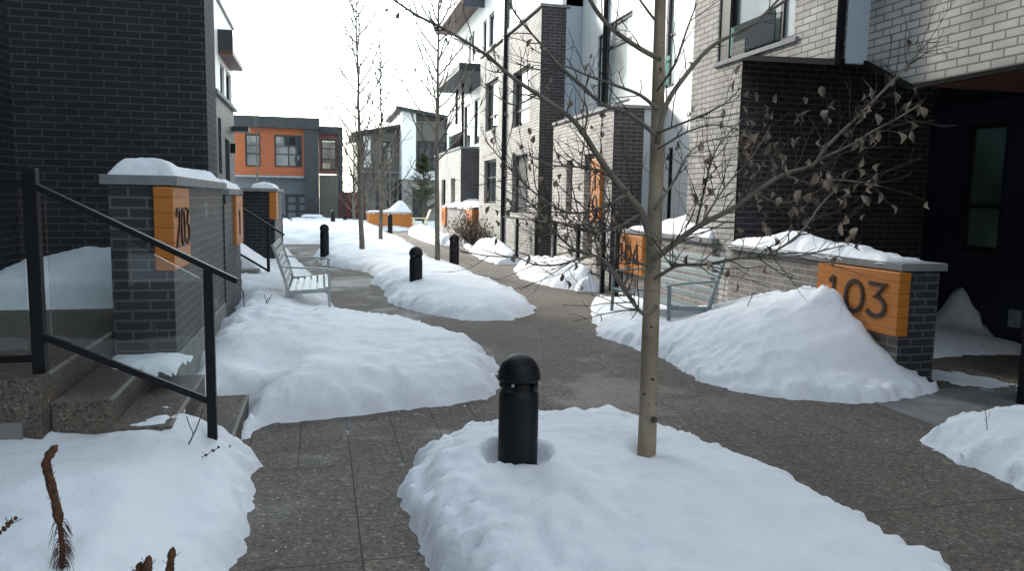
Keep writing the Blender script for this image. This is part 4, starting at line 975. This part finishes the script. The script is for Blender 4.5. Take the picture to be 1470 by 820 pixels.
for pts, r0, r1, dens in BR:
    if pts[-1][0] < 900 and pts[-1][1] > 150: dens *= 1.5
    elif pts[-1][0] > 1000: dens *= 1.15
    P = [jit(at_d(x, y, D0 + d), .004) for x, y, d in pts]; P = spline(P, 3)
    n = len(P); rr = [1.2 * (r0 + (r1 - r0) * (i / (n - 1)) ** .8) for i in range(n)]
    limbs.tube(P, rr, 7)
    acc = 0
    for i in range(1, n):
        seg = P[i] - P[i - 1]; acc += seg.length
        f = i / n
        while acc > .038 / max(dens, .1) and f > .12:
            acc -= .038 / max(dens, .1)
            d = rand_dir(seg, random.uniform(.5, 1.1)); d.z += .25
            ln = random.uniform(.08, .40) * (1.15 - .4 * f)
            q = wander(P[i], d, ln, 5, .22, .06)
            rt_ = min(.0036, rr[i] * .6)
            twigs.tube(q, [rt_, rt_ * .9, rt_ * .75, rt_ * .6, rt_ * .5, rt_ * .4], 4, cap=False)
            for sp_ in (2, 3, 4):
                if random.random() < .5:
                    q2 = wander(q[sp_], rand_dir(q[sp_] - q[sp_ - 1], random.uniform(.5, 1.0)), ln * random.uniform(.25, .5), 3, .25, .05)
                    twigs.tube(q2, [rt_ * .6, rt_ * .5, rt_ * .4, rt_ * .3], 3, cap=False); LEAFY.append((q2[-1], dens))
            LEAFY.append((q[-1], dens)); LEAFY.append((q[3], dens))
def proj_px(P):
    v = P - CAM; d = v.dot(fwd); return CX + F * v.dot(rt) / d, CY - F * v.dot(u2) / d
nl = 0
for p_, dens in LEAFY:
    x, y = proj_px(p_)
    pr = .12
    if 1070 < x < 1330 and 120 < y < 330: pr = .34
    if 1060 < x < 1120 and 180 < y < 330: pr = .6
    elif 700 < x < 900 and 150 < y < 420: pr = .22
    if y < 60: pr *= .8
    if random.random() < pr: leaf(leaves, p_, random.uniform(.026, .046) if x < 960 else random.uniform(.04, .066)); nl += 1
# upper crown outside the frame
random.seed(5)
for k in range(26):
    i = random.randint(9, 13); b0 = tp[i].lerp(tp[min(i + 1, 14)], random.random())
    a = random.uniform(0, 6.28); d = Vector((math.cos(a), math.sin(a), .9))
    q = wander(b0, d, random.uniform(.5, 1.1), 7, .12, .06); limbs.tube(q, [.009, .008, .0065, .005, .004, .003, .0025, .002], 5)
    for j in (3, 4, 5, 6, 7):
        q2 = wander(q[j], rand_dir(q[j] - q[j - 1], .7), .25, 4, .2, .05); twigs.tube(q2, .0018, 3, cap=False)
        if random.random() < .3: leaf(leaves, q2[-1], .055)
limbs.build('limbs', 'bark_grey', t, fix=False); twigs.build('twigs', 'twig', t, fix=False); leaves.build('leaves', 'leaf', t, fix=False)
for px_, py_, rx_, rz_ in ((939, 603, .018, .019), (937, 545, .012, .008), (925, 566, .007, .009), (935, 470, .009, .006)):   # branch scars on the trunk
    c_ = at_d(px_, py_, D0 - .034); kn = MB()
    kn.lathe([(.0004, -rz_), (rx_ * .75, -rz_ * .7), (rx_, 0), (rx_ * .75, rz_ * .7), (.0004, rz_)], 12, c_); kn.build('knot', 'twig', t)

def bare_tree(base, hgt, r, label, seed, nb=26, lean=(0, 0), spread=.5, lowest=.28, blen=.32, leaves_p=0., mat='bark_grey', group='bare young trees in the snow banks', fine=1.0, name='young_tree', cat='tree'):
    random.seed(seed)
    t = thing(name, (base.x, base.y, 0), label, cat, group)
    n = 14; pts = []
    for i in range(n + 1):
        f = i / n
        pts.append(Vector((base.x + lean[0] * f * hgt + random.uniform(-.02, .02) * hgt * .12, base.y + lean[1] * f * hgt + random.uniform(-.02, .02) * hgt * .12, -.1 + (hgt + .1) * f)))
    rad = [max(.006, r * (1 - (i / n) ** 1.1 * .93)) for i in range(n + 1)]
    mb = MB(); mb.tube(pts, rad, 10); mb.build('trunk', mat, t, fix=False)
    lm = MB(); tw = MB(); lf = MB()
    for k in range(nb):
        f = lowest + (1 - lowest) * (k + random.random()) / nb * .97
        i = min(int(f * n), n - 1); p = pts[i].lerp(pts[i + 1], f * n - i)
        a = k * 2.4 + random.uniform(-.5, .5); d = Vector((math.cos(a), math.sin(a), random.uniform(.55, 1.0) / spread * .5))
        ln = hgt * blen * (1.05 - f) ** .7 * random.uniform(.6, 1.15) + .1
        q = wander(p, d, ln, 7, .1, .12); br = max(.021 if hgt > 6 else .01, rad[i] * .45)
        lm.tube(q, [br * (1 - (.5 if hgt > 6 else .8) * j / 7) for j in range(8)], 5, cap=False)
        for j in range(2, 8):
            for _ in range(1 if random.random() < .75 * fine else 0):
                q2 = wander(q[j], rand_dir(q[j] - q[j - 1], random.uniform(.4, .9)), ln * random.uniform(.15, .42), 4, .16, .1)
                b2 = max(.0115 if hgt > 6 else .006, br * .5); tw.tube(q2, [b2, b2 * .8, b2 * .6, b2 * .5, b2 * .4], 3, cap=False)
                if random.random() < leaves_p: leaf(lf, q2[-1], .07)
                if random.random() < .6 * fine:
                    q3 = wander(q2[2], rand_dir(q2[2] - q2[1], .7), ln * .15, 3, .2, .08); tw.tube(q3, b2 * .5, 3, cap=False)
                    if random.random() < leaves_p: leaf(lf, q3[-1], .07)
    lm.build('limbs', mat, t, fix=False); tw.build('twigs', 'twig', t, fix=False)
    if lf.v: lf.build('leaves', 'leaf', t, fix=False)
    return t
bare_tree(at_d(520, 360, 20.0), 7.0, .075, 'slim bare tree at the left of the middle snow bank', 21, nb=34, lean=(-.02, 0), blen=.33, lowest=.24, fine=1.2)
bare_tree(at_d(547, 347, 24.5), 6.4, .075, 'slim bare tree behind, with a knobbly top, in the middle snow bank', 22, nb=30, blen=.30, lowest=.25, fine=1.2)
bare_tree(at_d(627, 372, 17.2), 7.2, .062, 'slim bare tree by the bollard at the path bend', 23, nb=34, blen=.30, lowest=.34, leaves_p=.04)
bare_tree(at_y(370, 300, 30), 5.6, .05, 'thin pale sapling rising in front of the orange house', 24, nb=18, blen=.18, group='bare trees by the far houses', lowest=.5, spread=.35)
bare_tree(at_y(508, 318, 43), 6.0, .09, 'bushy bare tree in the gap right of the orange house', 25, nb=46, blen=.36, lowest=.12, fine=1.2, group='bare trees by the far houses')
bare_tree(at_y(533, 318, 43.5), 5.2, .08, 'dense twiggy bare tree before the dark far house', 26, nb=46, blen=.36, lowest=.1, fine=1.2, group='bare trees by the far houses')
bare_tree(at_y(560, 318, 45), 4.6, .07, 'low twiggy bare tree behind the orange planter', 27, nb=36, blen=.36, lowest=.1, group='bare trees by the far houses')

def shrub(base, hgt, wid, label, seed, n=60, mat='twig', leafy=0., cat='shrub', zb=0):
    random.seed(seed); t = thing('shrub', (base[0], base[1], zb), label, cat)
    mb = MB(); lf = MB()
    for k in range(n):
        a = random.uniform(0, 6.28); rr = random.random() ** .5 * .35
        p = Vector((base[0] + math.cos(a) * rr * wid * .5, base[1] + math.sin(a) * rr * wid * .5, zb - .05))
        d = Vector((math.cos(a) * wid * .5, math.sin(a) * wid * .5, hgt * random.uniform(.7, 1.3)))
        q = wander(p, d, random.uniform(.6, 1.05) * math.hypot(hgt, wid * .5), 6, .16, .0)
        mb.tube(q, [.009, .008, .007, .006, .005, .004, .003], 4, cap=False)
        for j in (2, 3, 4, 5, 6):
            for _ in range(2):
                q2 = wander(q[j], rand_dir(q[j] - q[j - 1], random.uniform(.4, 1.0)), hgt * random.uniform(.12, .3), 3, .2, .05)
                mb.tube(q2, [.005, .004, .003, .002], 3, cap=False)
                if random.random() < leafy: leaf(lf, q2[-1], .09)
    mb.build('branches', mat, t, fix=False)
    if lf.v: lf.build('leaves', 'leaf', t, fix=False)
    return t
shrub((5.0, 24.0), 1.05, 1.3, 'dark brown bare shrub right of the orange panel wall', 41, 130, leafy=.5)
shrub((5.05, 22.3), .8, .9, 'smaller dark bare shrub against the fence corner', 42, 45, leafy=.3)

def conifer(base, hgt, wid, label, seed):
    random.seed(seed); t = thing('spruce_tree', (base.x, base.y, 0), label, 'tree')
    mb = MB(); mb.tube([(base.x, base.y, -.1), (base.x, base.y, hgt * .6), (base.x, base.y, hgt)], [.09, .05, .008], 8); mb.build('trunk', 'bark_grey', t, fix=False)
    fo = MB(); lm = MB()
    for k in range(150):
        f = random.random() ** .8; z = .12 * hgt + f * hgt * .86; rad = wid * .5 * (1 - f) ** .8 * random.uniform(.6, 1.1) + .06
        a = random.uniform(0, 6.28); d = Vector((math.cos(a), math.sin(a), random.uniform(.05, .6)))
        q = wander(Vector((base.x, base.y, z)), d, rad, 5, .1, .02); lm.tube(q, .01, 3, cap=False)
        for j in range(1, 6):
            for _ in range(9):
                p = q[j] + Vector((random.uniform(-.06, .06),) * 1 + (random.uniform(-.06, .06), random.uniform(-.05, .05)))
                dd_ = rand_dir(q[j] - q[j - 1], random.uniform(.3, 1.1)) * random.uniform(.08, .17); sd2 = dd_.cross(Vector((random.uniform(-1, 1), random.uniform(-1, 1), 1))).normalized() * .012
                fo.quad(p - sd2, p + sd2, p + dd_ + sd2 * .4, p + dd_ - sd2 * .4)
    lm.build('limbs', 'bark_grey', t, fix=False); fo.build('needles', 'spruce', t, fix=False)
    return t
conifer(at_y(608, 312, 41.5), 4.0, 2.7, 'loose olive green spruce behind the cream chair', 51)

# ------------------------------------------------------------------ dried plants
def stalk(base, top, r, label, seed, hairs=50, name='dried_stalk', group='brown dried flower stalks in the snow', lump=1.0):
    random.seed(seed); t = thing(name, tuple(base), label, 'dried plant', group)
    n = 44; pts = []; rr = []
    for i in range(n + 1):
        f = i / n; b = math.sin(f * 4.2) * .014 + (.9 if r > .012 else 0) * max(0, f - .86) ** 1.5
        pts.append(base.lerp(top, f) + Vector((b, 0, 0))); rr.append(r * (.55 if f < .45 else 1.0 + .12 * lump * math.sin(i * .9) + random.uniform(-.22, .22)) * min(1, max(0, (1 - f) / .07) ** .5 + .12))
    mb = MB(); mb.tube(pts, rr, 8); mb.build('stem', 'stalk', t, fix=False)
    mb = MB()
    for k in range(hairs):
        f = random.uniform(.05, .98); i = min(int(f * n), n - 1); p = pts[i]
        a = random.uniform(0, 6.28); ln = random.uniform(.01, .03) * (1.5 if f < .5 else .75)
        q = [p, p + Vector((math.cos(a), math.sin(a), -.5)) * ln * .6, p + Vector((math.cos(a), math.sin(a), -1.4 if f < .5 else .2)) * ln]
        mb.tube(q, [.0016, .0012, .0006], 3, cap=False)
    mb.build('hairs', 'stalk', t, fix=False)
b0 = at_z(88, 816, .33); dep = (b0 - CAM).dot(fwd)
stalk(b0 - Vector((0, 0, .06)), at_d(66, 640, dep), .0150, 'tall curled brown flower stalk at the lower left', 61, 420)
for k, (x, y, x2, y2, lb) in enumerate(((238, 850, 256, 785, 'leaning brown stalk at the bottom edge, rightmost of three'), (205, 850, 222, 797, 'middle brown stalk of the three at the bottom edge'), (192, 850, 210, 806, 'short dark stalk at the bottom edge, leftmost of three'))):
    p1 = at_d(x2, y2, 1.95); p0 = at_d(x, y, 1.9); p0 = p0 + (p0 - p1) * 2.2
    stalk(p0, p1, .0105, lb, 62 + k, 160, lump=.3)
def sprig(name, pts, D, r, label, seed, nb=3, zc=None, buds=False):
    random.seed(seed); P = spline([at_d(x, y, D + d) for x, y, d in pts], 3)
    t = thing(name, tuple(P[0]), label, 'twig', 'dry twigs sticking out of the snow')
    mb = MB(); mb.tube(P, [r * (1 - .5 * i / len(P)) for i in range(len(P))], 5, cap=False)
    for k in range(nb):
        i = random.randint(len(P) // 3, len(P) - 1); q = wander(P[i], rand_dir(P[i] - P[i - 1], .7), (P[-1] - P[0]).length * random.uniform(.2, .45), 4, .2, .03)
        mb.tube(q, r * .5, 4, cap=False)
    mb.build('stem', 'twig', t, fix=False)
    if buds:
        mb = MB()
        for k in range(10):
            p = P[int(len(P) * (.35 + .6 * k / 10))]; mb.lathe([(0, -.008), (.006, -.003), (.007, .003), (0, .009)], 6, jit(p, .004))
        mb.build('seed_head', 'stalk', t)
dH = (at_z(288, 650, .22) - CAM).dot(fwd)
sprig('dry_twig', [(259, 672, 0), (268, 645, 0), (282, 615, .02), (292, 588, .04)], dH, .005, 'brown tipped twig leaning on the lowest railing post', 71, 1)
sprig('dry_twig', [(262, 676, -.1), (285, 660, -.1), (314, 643, -.1)], dH, .003, 'short dark seed twig lying out over the near snow', 72, 1, buds=True)
sprig('dry_twig', [(-12, 775, 0), (5, 760, 0), (22, 746, 0)], 2.6, .003, 'dark forked twig at the left edge of the snow', 73, 3, buds=True)
for k, (pts, lb) in enumerate((([(352, 462, 0), (350, 430, 0), (346, 412, 0)], 'bent bare twig nearest the 203 wall'), ([(372, 458, 0), (380, 440, 0), (388, 428, 0)], 'short slanting twig behind the bench leg'), ([(350, 452, 0), (330, 442, 0), (318, 432, 0)], 'drooping bare twig below the handrail end'), ([(425, 466, 0), (440, 452, 0), (455, 444, 0)], 'pale grass tuft under the bench seat'), ([(398, 470, 0), (402, 458, 0), (405, 450, 0)], 'tiny twig at the back leg of the bench'), ([(412, 472, 0), (418, 460, 0), (420, 455, 0)], 'tiny seed twig in front of the pale bench'))):
    sprig('dry_twig', pts, 8.6 if k < 3 else 8.8, .006, lb, 74 + k, 4)
sprig('dry_twig', [(222, 505, 0), (226, 485, 0), (222, 468, 0)], 5.2, .006, 'dark twig seen through the railing glass before the pillar', 81, 3)
dG = (at_z(1417, 618, .25) - CAM).dot(fwd)
sprig('dry_twig', [(1417, 618, 0), (1416, 602, 0), (1414, 588, 0)], dG, .0025, 'small dry sprig on the snow bank by the entrance pad', 82, 4)
sprig('dry_twig', [(1073, 440, 0), (1078, 428, 0), (1082, 420, 0)], (at_x(1075, 440, 4.3) - CAM).dot(fwd), .004, 'single curled leaf and stem on the tall snow heap', 83, 2, buds=True)
sprig('dry_twig', [(622, 524, 0), (626, 517, 0), (630, 514, 0)], 6.9, .003, 'tiny twig lying on the wide snow bank', 84, 0)

# ------------------------------------------------------------------ planter, chair, car
pl0, pl1 = at_y(529, 325, 38.5), at_y(592, 325, 38.5)
t = thing('planter_box', ((pl0.x + pl1.x) / 2, 39, 0), 'long orange planter box topped with a cone of snow', 'planter')
pz = at_y(560, 306, 38.5).z
MB().box(pl0.x, pl1.x, 38.5, 40.0, -.05, pz).build('box', 'orange_board', t, .01)
MB().box(pl0.x - .04, pl1.x + .04, 38.46, 40.04, pz + .002, pz + .05).build('rim', 'cap', t)
snow('snow_heap', [(pl0.x, 38.5), (pl1.x, 38.5), (pl1.x, 40), (pl0.x, 40)], lambda X, Y: .06 + .5 * gauss(X, Y, pl0.x * .25 + pl1.x * .75, 39.2, .32, .4), .1, 'cone of snow on the orange planter box', .06, base=pz + .05, seed=33, rough=.02, edge=.03, sink=.004, cat='snow cap')
cp_ = at_y(604, 328, 36.5); cpz = .06
t = thing('garden_chair', (cp_.x, cp_.y, cpz), 'cream garden armchair in front of the olive spruce', 'chair')
cx_, cy_ = cp_.x, cp_.y
def CB(nm, *bars):
    mb = MB()
    for a, b, w_, h_ in bars: mb.bar((cx_ + a[0], cy_ + a[1], cpz + a[2]), (cx_ + b[0], cy_ + b[1], cpz + b[2]), w_, h_)
    mb.build(nm, 'cream', t)
CB('seat', *[((-.32 + .1 * k, -.26, .38 - .01 * k), (-.32 + .1 * k, .26, .38 - .01 * k), .085, .03) for k in range(6)])
CB('backrest', *[((.2, -.22 + .11 * k, .36), (.46, -.22 + .11 * k, 1.02), .1, .025) for k in range(5)])
for sy in (-1, 1):
    CB('leg', ((-.34, sy * .3, -.1), (-.34, sy * .3, .58), .06, .05)); CB('leg', ((.28, sy * .3, -.1), (.24, sy * .3, .58), .06, .05)); CB('armrest', ((-.42, sy * .31, .6), (.34, sy * .31, .6), .12, .03))
c0 = at_y(448, 323, 44.0)
t = thing('parked_car', (c0.x, 45, 0), 'dark parked car half buried and capped with snow by the garage', 'car')
mb = MB(); sec = [(-.82, .35), (-.88, .55), (-.86, .80), (-.80, .88), (.80, .88), (.86, .80), (.88, .55), (.82, .35)]
mb.prism([(c0.x + a, b) for a, b in sec], 43.6, 47.6, 'y'); mb.build('body', 'car', t, .04)
mb = MB(); lo = [(-.78, .88), (.78, .88)]
k = [(c0.x - .76, 44.3, .88), (c0.x + .76, 44.3, .88), (c0.x + .76, 47.2, .88), (c0.x - .76, 47.2, .88)]; tp2 = [(c0.x - .6, 45.0, 1.38), (c0.x + .6, 45.0, 1.38), (c0.x + .6, 46.6, 1.38), (c0.x - .6, 46.6, 1.38)]
for i in range(4):
    j = (i + 1) % 4; mb.quad(k[i], k[j], tp2[j], tp2[i])
mb.quad(*tp2); mb.build('cabin', 'glass', t)
for sx in (-1, 1):
    for yy in (44.3, 46.9):
        mb = MB(); mb.tube([(c0.x + sx * .78, yy, .32), (c0.x + sx * .9, yy, .32)], .31, 16); mb.build('wheel', 'tyre', t)
MB().box(c0.x - .7, c0.x - .4, 43.56, 43.6, .6, .74).build('headlight', 'bolt', t); MB().box(c0.x + .4, c0.x + .7, 43.56, 43.6, .6, .74).build('headlight', 'bolt', t)
snow('snow_heap', [(c0.x - .6, 45), (c0.x + .6, 45), (c0.x + .6, 46.6), (c0.x - .6, 46.6)], .12, .12, 'snow layer on the roof of the parked car', .06, base=.45, seed=34, rough=.03, edge=.03, sink=.004, cat='snow cap')
for o_ in list(t.children): o_.location.z = -.93

# ------------------------------------------------------------------ far houses
YH = 48.0
def ry(px0, px1, py0, py1, Y):
    a = at_y(px0, (py0 + py1) / 2, Y); b = at_y(px1, (py0 + py1) / 2, Y); m_ = (px0 + px1) / 2
    return a.x, b.x, at_y(m_, py1, Y).z, at_y(m_, py0, Y).z
t = thing('house', (at_y(410, 300, YH).x, YH + 4, 0), 'two storey house with orange upper cladding and slate garage', 'house')
xa, xm, xr = at_y(318, 250, YH).x, at_y(437, 250, YH).x, at_y(458, 250, YH).x; xe = at_y(493, 250, YH).x
zl = at_y(400, 252, YH).z; ztp = at_y(400, 184, YH).z; zr = at_y(400, 168, YH).z
w1 = ry(352, 374, 192, 239, YH); w2 = ry(394, 434, 194, 240, YH)
mb = MB(); facade(mb, YH, xa, xm, zl, ztp, [w1, w2], 'y', 1, .15); mb.build('orange_wall', 'orange_clad', t, fix=False)
window(t, YH, *w1, axis='y', fw=.09, rows=(.4,)); window(t, YH, *w2, axis='y', fw=.09, cols=2, rows=(.4,))
MB().box(xa, xm - .02, YH - .06, YH + .1, zl - .12, zl - .002).build('ledge', 'cap', t)
MB().box(xm + .003, xr, YH - .25, YH + .3, 0, zr - .02).build('dark_column', 'dark', t)
MB().box(xa - .2, xr + .06, YH - .4, YH + 9, ztp + .003, zr).build('roof', 'dark', t)
w3 = ry(461, 483, 200, 244, YH + 1)
zr2 = at_y(475, 182, YH + 1).z; zc = at_y(475, 192, YH + 1).z; zl2 = at_y(475, 250, YH + 1).z
mb = MB(); facade(mb, YH + 1, xr, xe - .3, zl2, zc, [w3], 'y', 1, .12); mb.build('red_panel', plain('red_cladding', (.13, .045, .035), .6), t, fix=False)
window(t, YH + 1, *w3, axis='y', fw=.08, rows=(.35, .7))
MB().box(xr, xe, YH + .7, YH + 8, zc + .003, zr2).build('roof', 'dark', t); MB().box(xe - .3, xe, YH + .9, YH + 8, 0, zc).build('dark_corner', 'dark', t)
MB().box(xr + .003, xe - .3, YH + .9, YH + 1.3, 0, zl2 - .05).build('lower_wall', 'taupe', t)
gd = ry(410, 443, 279, 318, YH + .6)
mb = MB(); facade(mb, YH + .6, xa, xm + .0, 0, zl - .12, [gd], 'y', 1, .15); mb.build('slate_wall', 'slate', t, fix=False)
mb = MB(); mb.box(gd[0], gd[1], YH + .7, YH + .8, gd[2], gd[3]); gdo = mb.build('garage_door', 'dark', t)
mb = MB()
for k in range(4):
    for j in range(2): mb.box(gd[0] + .15 + j * (gd[1] - gd[0]) / 2, gd[0] - .1 + (j + 1) * (gd[1] - gd[0]) / 2, YH + .68, YH + .699, gd[2] + .2 + k * .48, gd[2] + .52 + k * .48)
mb.build('glazing', 'slate', gdo)
MB().box(xa, xm, YH + .85, YH + 8.8, 0, ztp).build('house_core', 'dark', t)

YW = 50.0
t = thing('house', (at_y(548, 300, YW).x, YW + 4, 0), 'dark taupe far house with a slanting roof and brick base', 'house')
xa, xb = at_y(516, 250, YW).x, at_y(577, 250, YW).x; zt0, zt1 = at_y(516, 195, YW).z, at_y(577, 183, YW).z; zm = at_y(545, 245, YW).z
ww = ry(548, 563, 203, 238, YW)
mb = MB(); facade(mb, YW, xa, xb, zm, zt0, [ww], 'y', 1, .15); mb.quad((xa, YW, zt0), (xb, YW, zt0), (xb, YW, zt1), (xa, YW, zt0 + .02)); mb.build('taupe_wall', 'taupe', t, fix=False)
window(t, YW, *ww, axis='y', fw=.08, cols=2, rows=(.6,))
wv = ry(522, 532, 195, 240, YW - .06); MB().box(wv[0], wv[1], YW - .05, YW - .004, wv[2], wv[3]).build('white_strip', 'white_panel', t)
mb = MB(); mb.prism([(xa - .5, zt0 - .02), (xb + .1, zt1 + .0), (xb + .1, zt1 + .22), (xa - .5, zt0 + .18)], YW - .5, YW + 8, 'y'); mb.build('roof', 'dark', t)
MB().box(xa, xb, YW - .08, YW + .2, zm - .14, zm - .003).build('ledge', 'cap', t)
dr2 = ry(540, 549, 268, 318, YW + .5)
mb = MB(); facade(mb, YW + .5, xa, xb, 0, zm - .14, [dr2, ry(556, 570, 262, 318, YW + .5)], 'y', 1, .3); mb.build('lower_wall', 'grey_brick', t, fix=False)
MB().box(dr2[0], dr2[1], YW + .7, YW + .78, 0, dr2[3]).build('door', 'slate', t)
MB().box(xa, xb, YW + .82, YW + 8, 0, zt0 - .1).build('house_core', 'dark', t)

t = thing('house', (at_y(618, 300, YW - 2).x, YW + 4, 0), 'white far house with mono-pitch roof and a large grey framed window', 'house')
Yw = YW - 1.5
xa, xb = at_y(577, 250, Yw).x, at_y(662, 250, Yw).x; z0, z1 = at_y(577, 158, Yw).z, at_y(662, 177, Yw).z; zb = at_y(610, 258, Yw).z
rc = ry(597, 642, 172, 246, Yw)
mb = MB(); facade(mb, Yw, xa, xb, zb, z1, [(rc[0], rc[1], rc[2], z1 + 5)], 'y', 1, .25)
xq0 = rc[0]; zq0 = z0 + (z1 - z0) * (xq0 - xa) / (xb - xa); xq1 = rc[1]; zq1 = z0 + (z1 - z0) * (xq1 - xa) / (xb - xa)
mb.quad((xa, Yw, z1), (xq0, Yw, z1), (xq0, Yw, zq0), (xa, Yw, z0)); mb.quad((xq1, Yw, z1), (xb, Yw, z1), (xb, Yw, z1 + .02), (xq1, Yw, zq1))
mb.quad((xa, Yw, zb), (xa, Yw + 8, zb), (xa, Yw + 8, z0), (xa, Yw, z0)); mb.build('white_wall', 'white_panel', t, fix=False)
wz = ry(600, 640, 203, 243, Yw + .2)
mb = MB(); mb.quad((rc[0], Yw + .24, rc[2]), (rc[1], Yw + .24, rc[2]), (rc[1], Yw + .24, zq1), (rc[0], Yw + .24, zq0)); mb.build('taupe_recess', 'taupe', t, fix=False)
window(t, Yw, wz[0], wz[1], wz[2], wz[3], axis='y', depth=.12, fw=.09, cols=4, rows=(.35, .8))
mb = MB(); mb.prism([(xa - .4, z0 + .0), (xb + .3, z1 + .02), (xb + .3, z1 + .22), (xa - .4, z0 + .2)], Yw - .6, Yw + 8, 'y'); mb.build('roof', 'dark', t)
dgr = ry(592, 612, 272, 318, Yw + .1)
mb = MB(); facade(mb, Yw + .1, xa, xb, 0, zb - .003, [dgr], 'y', 1, .25); mb.build('lower_wall', 'grey_brick', t, fix=False)
MB().box(dgr[0], dgr[1], Yw + .3, Yw + .38, 0, dgr[3]).build('door', 'dark', t)
MB().box(xa + .01, xb, Yw + .42, Yw + 8, 0, z1 - .05).build('house_core', 'dark', t)
f0, f1 = at_y(486, 300, 49.5).x, at_y(522, 300, 49.5).x
t = thing('wooden_fence', ((f0 + f1) / 2, 47.2, 0), 'dark red wooden fence in the gap right of the orange house', 'fence')
MB().box(f0, f1, 47.3, 47.36, 0, 1.9).build('boards', planks('red_fence', (.10, .03, .02), (.14, .045, .03), .14, .7, .08, True), t)
for k in range(3):
    x = f0 + (f1 - f0) * (k + .5) / 3; MB().box(x - .05, x + .05, 47.2, 47.297, 0, 1.95).build('post', 'dark', t)

try: M['light_brick'].cycles.use_displacement = False
except Exception: pass
